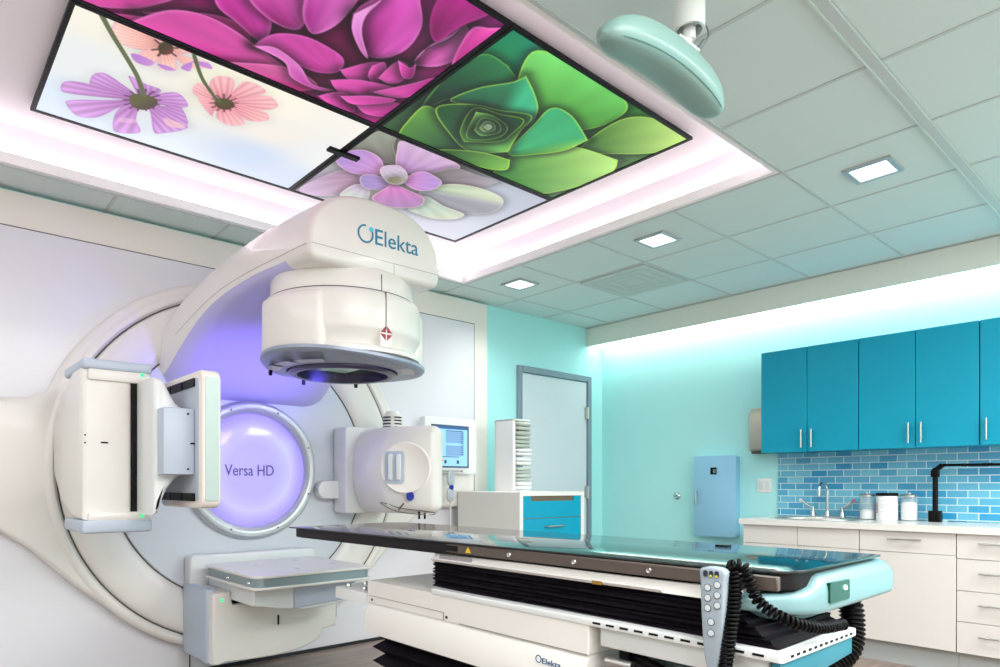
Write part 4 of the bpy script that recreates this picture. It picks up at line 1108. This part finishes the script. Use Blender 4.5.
# base cabinets
BF, BZ0, BZ1 = 4.825, .142, .855
def drawer_handle(yc, z, w=.17):
    bm = B()
    tube(bm, [(BF - .032, yc - w / 2, z), (BF - .032, yc + w / 2, z)], .0055, 10)
    for s in (-.32, .32): tube(bm, [(BF, yc + s * w, z), (BF - .032, yc + s * w, z)], .004, 8)
    return bm
def base_unit(y0, y1, fronts, label):          # fronts: (y0, y1, z0, z1, name, handle z or None, width)
    t = thing('base_cabinet', label, 'cabinet', (5.13, (y0 + y1) / 2, 0), 'pale base cabinets under the counter')
    obj('carcass', box(B(), BF + .02, UB, y0 + .001, y1 - .001, BZ0 - .002, BZ1 if y0 < 1.6 else .79, .002, 1), lam, t)
    obj('toe_kick', box(B(), BF + .06, BF + .08, y0, y1, 0, BZ0), mat('toe_kick_grey', (176, 182, 180), .5), t)
    for a, b, z0, z1, nm, hz, w in fronts:
        d = obj(nm, box(B(), BF, BF + .019, a + .0015, b - .0015, z0 + .0015, z1 - .0015, .0015, 1), lam, t)
        if hz: obj('handle', drawer_handle((a + b) / 2, hz, w), steel, d)
base_unit(1.635, 2.425, [(2.03, 2.425, .72, BZ1, 'false_front', None, 0), (1.635, 2.03, .72, BZ1, 'false_front', None, 0), (2.03, 2.425, BZ0, .72, 'door', None, 0), (1.635, 2.03, BZ0, .72, 'door', None, 0)], 'pale sink cabinet with two plain narrow fronts at the left end of the counter')
base_unit(1.105, 1.633, [(1.105, 1.633, .72, BZ1, 'drawer', .805, .185), (1.105, 1.633, BZ0, .72, 'door', None, 0)], 'pale cabinet with one drawer above a wide plain door')
base_unit(.66, 1.103, [(.66, 1.103, .705, BZ1, 'drawer', .80, .22), (.66, 1.103, .515, .705, 'drawer', .625, .22), (.66, 1.103, .33, .515, 'drawer', .44, .22), (.66, 1.103, BZ0, .33, 'drawer', .255, .22)], 'pale four-drawer cabinet at the right edge under the counter')
CT = .898
# countertop with a cut-out for the basin
bcx, bcy = 5.13, 2.03
bm = B(); n = 48
outer = [(4.80, .6), (4.80, 2.445), (XW - .013, 2.445), (XW - .013, .6)]
inner = [(bcx + .19 * math.cos(2 * PI * k / n), bcy + .27 * math.sin(2 * PI * k / n)) for k in range(n)]
def rectpt(t):
    c, s = math.cos(t), math.sin(t); best = 1e9
    for lim, v, cc in ((4.80, c, bcx), (XW - .013, c, bcx), (.6, s, bcy), (2.445, s, bcy)):
        if abs(v) > 1e-9:
            k = (lim - cc) / v
            if k > 0: best = min(best, k)
    return (bcx + best * c, bcy + best * s)
angs = sorted(set([2 * PI * k / n for k in range(n)] + [math.atan2(y - bcy, x - bcx) % (2 * PI) for x, y in outer]))
op = [rectpt(t) for t in angs]; ip = [(bcx + .19 * math.cos(t), bcy + .27 * math.sin(t)) for t in angs]
loft(bm, [[(x, y, BZ1 + .001) for x, y in ip], [(x, y, CT) for x, y in ip], [(x, y, CT) for x, y in op], [(x, y, BZ1 + .001) for x, y in op], [(x, y, BZ1 + .001) for x, y in ip]], False, False)
tag(obj('countertop', bm, ctop), 'long white countertop with a rounded edge along the tiled wall', 'countertop')
bm = B()
pr = [(1.06, .001), (1.05, .006), (1.0, .006), (.96, -.01), (.9, -.07), (.5, -.09), (0.02, -.09)]
loft(bm, [[(bcx + .19 * f * math.cos(2 * PI * k / n), bcy + .27 * f * math.sin(2 * PI * k / n), CT + h) for k in range(n)] for f, h in pr], False, True)
tag(obj('sink_basin', bm, steel), 'oval steel sink basin set into the white countertop', 'sink')
fa = thing('faucet', 'chrome gooseneck faucet with two wrist-blade handles behind the sink', 'faucet', (5.35, 2.0, CT))
fy = 2.04; fx = 5.378
bm = B(); prism(bm, rrect(fx - .028, fx + .028, fy - .13, fy + .13, .026), 'z', CT, CT + .015, .003); obj('base_plate', bm, chrome, fa)
bm = B(); cyl(bm, (fx, fy, CT + .01), (fx, fy, CT + .05), .022, .015)
tube(bm, catmull([(fx, fy, CT + .03), (fx, fy, CT + .16), (fx, fy, CT + .22), (fx - .03, fy + .005, CT + .262), (fx - .075, fy + .012, CT + .262), (fx - .105, fy + .017, CT + .23), (fx - .11, fy + .018, CT + .185)], 8), .011, 12)
cyl(bm, (fx - .11, fy + .018, CT + .20), (fx - .11, fy + .018, CT + .165), .014)
obj('spout', bm, chrome, fa)
for s in (-1, 1):
    y = fy + s * .105
    bm = B(); cyl(bm, (fx, y, CT + .01), (fx, y, CT + .045), .02, .014); cyl(bm, (fx, y, CT + .04), (fx, y, CT + .085), .012, .009)
    tube(bm, catmull([(fx, y, CT + .075), (fx - .01, y + s * .03, CT + .09), (fx - .02, y + s * .07, CT + .125)], 5), .007, 8, .013)
    hnd = obj('blade_handle', bm, chrome, fa)
    bm = B(); lathe(bm, [(0, 0), (.014, .002), (.014, .006), (0, .008)], (fx - .022, y + s * .085, CT + .133), 'x', 14)
    obj('handle_tip', bm, mat('pink_tip', (196, 120, 150), .35) if s < 0 else mat('clear_tip', (214, 226, 236), .2), hnd)

def glass_jar(y, x, fill, label):
    t = thing('glass_jar', label, 'jar', (x, y, CT), 'glass jars of cotton')
    R, H = .052, .165
    bm = B(); lathe(bm, [(0, 0), (R, 0), (R, H - .02), (R - .008, H - .005), (R - .008, H), (R - .012, H), (R - .012, H - .008), (R - .004, H - .024), (R - .004, .005), (0, .005)], (x, y, CT + .0005), 'z', 32); obj('glass', bm, glassm, t)
    bm = B(); lathe(bm, [(0, .03), (.012, .03), (.012, .02), (R - .004, .018), (R + .001, .012), (R + .001, 0), (0, 0)], (x, y, CT + H + .001), 'z', 32); obj('lid', bm, steel, t)
    bm = B(); r = R - .006; n = 8
    lathe(bm, [(0, .006), (r, .006), (r, fill - .012), (r * .86, fill - .002), (r * .6, fill + .004), (r * .35, fill - .002), (0, fill + .004)], (x, y, CT + .0008), 'z', 28)
    obj('cotton', bm, cotton, t)
glass_jar(1.753, 5.335, .068, 'left glass jar with a little cotton, beside the faucet')
glass_jar(1.49, 5.335, .128, 'right glass jar nearly full of cotton, beside the black arm')
tb = thing('plastic_tub', 'white plastic tub with black lid and red edged label between two glass jars', 'tub', (5.315, 1.62, CT))
bm = B(); lathe(bm, [(0, 0), (.062, 0), (.066, .004), (.066, .17), (.062, .176), (0, .176)], (5.315, 1.62, CT), 'z', 40); bd = obj('body', bm, whitep, tb)
bm = B(); lathe(bm, [(0, .194), (.064, .194), (.068, .19), (.068, .172), (.06, .172)], (5.315, 1.62, CT), 'z', 40); obj('lid', bm, black, tb)
bm = B()
for a0, a1, z0, z1 in ((128, 140, .05, .11), (126, 134, .11, .125)): lathe(bm, [(.0662, z0), (.0668, z0), (.0668, z1), (.0662, z1)], (5.315, 1.62, CT), 'z', 8, math.radians(a0), math.radians(a1))
obj('label_stripe', bm, mat('pink_red_label', (214, 60, 90), .5), bd)
bm = B()
for z in (.14, .128, .11, .098, .085, .06): lathe(bm, [(.0662, z), (.0666, z), (.0666, z + .004), (.0662, z + .004)], (5.315, 1.62, CT), 'z', 12, math.radians(165), math.radians(225))
obj('label_lines', bm, mat('label_print', (196, 196, 196), .6), bd)

ar = thing('monitor_arm', 'black articulated arm clamped to the counter in front of the tiles, by the right edge', 'monitor arm', (5.33, 1.16, CT))
ax, ay = 5.32, 1.334
bm = B(); prism(bm, rrect(ax - .035, ax + .035, ay - .035, ay + .035, .01), 'z', CT, CT + .075, .004); obj('clamp', bm, black, ar)
bm = B(); tube(bm, [(ax, ay, CT + .07), (ax, ay, 1.262)], .016, 14); box(bm, ax - .022, ax + .022, ay - .022, ay + .022, 1.20, 1.245, .005); obj('post', bm, black, ar)
bm = B(); tube(bm, [(ax, ay + .012, 1.235), (ax, ay - .04, 1.28)], .017, 12); obj('elbow', bm, black, ar)
bm = B(); tube(bm, [(ax, ay - .035, 1.28), (ax - .01, ay - .42, 1.276)], .009, 10)
for yy in (-.16, -.27, -.30): lathe(bm, [(0, 0), (.014, 0), (.014, .02), (0, .02)], (ax - .004, ay + yy, 1.268), 'z', 12)
obj('upper_bar', bm, black, ar)
bm = B(); lathe(bm, [(0, .022), (.01, .022), (.016, .012), (.018, 0)], (5.16, 1.24, CT), 'z', 16)
tag(obj('counter_cap', bm, glassm), 'small clear cap lying on the counter before the black arm', 'cap')

# things on the right wall
bm = B()
dp_ = thing('paper_dispenser', 'brushed steel paper dispenser on the teal wall at the left end of the wall cabinets', 'dispenser', (5.39, 2.55, 1.38))
pts = [(5.449, 1.41), (5.355, 1.43), (5.345, 1.45), (5.345, 1.72), (5.37, 1.775), (5.449, 1.79)]
obj('case', prism(B(), [(x, z) for x, z in pts], 'y', 2.435, 2.64, .006), mat('warm_steel', (198, 190, 176), .35, metal=.7), dp_)
bm = B(); box(bm, 5.365, 5.42, 2.45, 2.625, 1.406, 1.425); obj('outlet', bm, seamm, dp_)
bx = thing('wall_box', 'pale blue metal box with black window mounted on the teal wall', 'box', (5.42, 2.9, 1.0))
obj('case', box(B(), 5.375, XW - .001, 2.765, 3.135, .71, 1.395, .006), mat('pale_blue_enamel', (150, 204, 232), .35), bx)
d3 = obj('door', box(B(), 5.358, 5.375, 2.755, 3.142, .703, 1.402, .006), MATS['pale_blue_enamel'], bx)
bm = B(); box(bm, 5.355, 5.36, 2.928, 2.985, 1.24, 1.30); obj('display_window', bm, black, d3)
bm = B(); box(bm, 5.353, 5.356, 2.934, 2.96, 1.25, 1.285); obj('display_digit', bm, mat('display_grey', (110, 120, 126), .4), d3)
bm = B(); bar_handle(bm, (5.358, 3.112, .975), (5.358, 3.112, 1.115), (-.022, 0, 0), .006); obj('handle', bm, steel, d3)
sw = thing('light_switch', 'white double light switch plate on the teal wall left of the tiles', 'switch', (5.445, 2.52, 1.07))
obj('plate', prism(B(), rrect(2.495, 2.615, 1.086, 1.202, .008), 'x', XW - .008, XW - .001, .002), whitep, sw)
for y in (2.527, 2.583):
    bm = B(); box(bm, XW - .012, XW - .006, y - .017, y + .017, 1.11, 1.178, .002, 1); obj('rocker', bm, mat('switch_white', (226, 232, 232), .3), sw)
bm = B(); lathe(bm, [(0, -.03), (.014, -.03), (.018, -.02), (.022, -.012), (.034, -.006), (.036, 0)], (XW, 3.365, 1.05), 'x', 24)
tag(obj('wall_door_stop', bm, chrome), 'small round chrome door stop on the teal wall left of the blue box', 'door stop')

# ------------------------------------------------------------------ ceiling mounted tracking camera
cm = thing('tracking_camera', 'curved white camera pod, teal light painted in, hanging from a white pole at the ceiling', 'camera', (1.93, 1.20, 2.69))
pod = mat('pod_shell', (136, 172, 166), .35, coat=.15)  # white plastic with teal ambient light put into its colour
PY_, PZ_ = 1.205, 2.515
bm = B(); loops = []; N = 40
for k in range(N + 1):
    f = k / N; x = 1.555 + .655 * f; c = 2 * f - 1
    r = max(.004, (1 - abs(c) ** 4.5) ** .5)
    bow = -.055 * c * c
    hw, hz = .072 * r, .056 * r
    L_ = []
    for j in range(28):
        t = 2 * PI * j / 28; cc, ss = math.cos(t), math.sin(t)
        yy = hw * math.copysign(abs(cc) ** .75, cc); zz_ = hz * math.copysign(abs(ss) ** .75, ss)
        L_.append((x, PY_ + yy, PZ_ + bow + zz_))
    loops.append(L_)
loft(bm, loops)
po = obj('pod', bm, pod, cm, 60)
bm = B()
pts = []
for k in range(3, N - 2):
    f = k / N; x = 1.555 + .655 * f; c = 2 * f - 1; r = (1 - abs(c) ** 4.5) ** .5
    pts.append((x, PY_ - .0722 * r * math.cos(.72) ** .75, PZ_ - .055 * c * c - .0562 * r * math.sin(.72) ** .75))
tube(bm, pts, .0015, 5); obj('seam', bm, mat('pod_seam', (90, 130, 128), .5), po)
bm = B(); box(bm, 1.83, 1.88, PY_ - .03, PY_ + .0, PZ_ + .05, PZ_ + .06, .003, 1); obj('label_plate', bm, mat('olive_label', (150, 150, 70), .5), po)
wp = mat('white_metal', (228, 232, 230), .35)
bm = B(); lathe(bm, [(.036, .0), (.045, .0), (.045, .20), (.05, .2)], (1.95, 1.175, 2.62), 'z', 32); lathe(bm, [(.036, .0), (.036, .2)], (1.95, 1.175, 2.62), 'z', 32)
bm.free()
bm = B(); lathe(bm, [(.041, .204), (.041, .0), (.05, .0), (.05, .204)], (1.975, 1.175, 2.630), 'z', 32)
obj('pole', bm, wp, cm)
bm = B(); tube(bm, [(1.975, 1.175, 2.75), (1.975, 1.175, 2.60)], .02, 14); tube(bm, [(1.975, 1.175, 2.61), (1.955, 1.19, 2.585)], .016, 10); tube(bm, [(1.985, 1.175, 2.65), (1.97, 1.19, 2.58)], .01, 8)
obj('joint', bm, wp, cm)
bm = B(); box(bm, 1.90, 2.02, PY_ - .045, PY_ + .045, 2.573, 2.586, .004, 1); pl = obj('mount_plate', bm, wp, cm)
bm = B(); tube(bm, catmull([(1.945, 1.14, 2.622), (1.985, 1.13, 2.64), (2.035, 1.14, 2.63), (2.03, 1.16, 2.60), (2.015, 1.175, 2.58)], 8), .0035, 8); tube(bm, [(2.028, 1.15, 2.612), (2.012, 1.17, 2.58)], .007, 8)
obj('cable', bm, mat('grey_cable', (110, 126, 124), .4), cm)

K = .92                                        # the pod hangs a little lower on a longer pole
cam0 = Vector((0, 0, CAMZ)); off = cm.location.copy()
cm.location = (off.x * K, off.y * K, 2.69)
for o in list(cm.children) + [g for c in cm.children for g in c.children]:
    for v in o.data.vertices: v.co = cam0 + (v.co + off - cam0) * K - cm.location
# ------------------------------------------------------------------ lights
def area(name, loc, rot, sx, sy, e, col=(1, 1, 1)):
    l = bpy.data.lights.new(name, 'AREA'); l.shape = 'RECTANGLE'; l.size = sx; l.size_y = sy; l.energy = e; l.color = col
    o = bpy.data.objects.new(name, l); COL.objects.link(o); o.location = loc; o.rotation_euler = rot; return o
area('fill_light_rear', (.8, -1.4, 2.66), (0, 0, 0), 2.6, 1.4, 140, (1, .993, .982))  # unseen fill added behind the camera to brighten the room
area('fill_light_right', (3.6, -1.0, 2.66), (0, 0, 0), 1.6, 1.6, 150, (1, .993, .982))  # added fill out of view, lifts the right wall
area('fill_light_left', (-1.7, 1.2, 2.66), (0, 0, 0), 1.6, 2.8, 58, (1, .993, .982))  # unseen fill added for the left side
area('fill_light_wall', (-1.0, 3.1, 2.66), (0, 0, 0), 1.2, .9, 9, (1, .993, .982))  # extra fill added to brighten the upper left wall
area('fill_light_near', (1.2, .0, 2.66), (0, 0, 0), 1.6, .9, 42, (1, .993, .982))  # added overhead fill, out of view
def spot(name, loc, target, e, col, ang, blend=1., r=.08):
    l = bpy.data.lights.new(name, 'SPOT'); l.energy = e; l.color = col; l.spot_size = math.radians(ang); l.spot_blend = blend; l.shadow_soft_size = r
    o = bpy.data.objects.new(name, l); COL.objects.link(o); o.location = loc
    o.rotation_euler = (Vector(target) - Vector(loc)).to_track_quat('-Z', 'Y').to_euler(); return o
spot('violet_fill_spot', (1.69, 3.17, 1.665), (1.60, 3.92, 1.98), 62, (.24, .17, 1.), 96, 1., .14)  # unseen spot added under the head for the arm's violet glow
for x, y in ((3.655, 1.175), (3.655, 2.395), (3.655, 3.615)):
    spot('downlight_lamp', (x, y, ZC - .02), (x, y, 0), 45, (1, .99, .97), 150, 1., .07)

w = bpy.data.worlds.new('room_ambient'); sc.world = w; w.use_nodes = True
w.node_tree.nodes['Background'].inputs['Color'].default_value = (.93, .97, 1., 1)
w.node_tree.nodes['Background'].inputs['Strength'].default_value = .6

# ------------------------------------------------------------------ camera
cd_ = bpy.data.cameras.new('camera'); co = bpy.data.objects.new('camera', cd_); COL.objects.link(co)
co.location = (0, 0, CAMZ); co.rotation_euler = (PI / 2, 0, -TH)
cd_.sensor_width = 36; cd_.lens = FPX / 1000 * 36
cd_.shift_x = (500 - PX0) / 1000; cd_.shift_y = (PY0 - 333.5) / 1000
cd_.clip_start = .05
sc.camera = co
sc.view_settings.view_transform = 'Standard'
sc.view_settings.look = 'None'
sc.view_settings.exposure = 0
try:
    sc.cycles.use_denoising = True
    sc.cycles.max_bounces = 8; sc.cycles.diffuse_bounces = 5; sc.cycles.caustics_reflective = False; sc.cycles.caustics_refractive = False
    sc.cycles.sample_clamp_indirect = 6
except Exception: pass
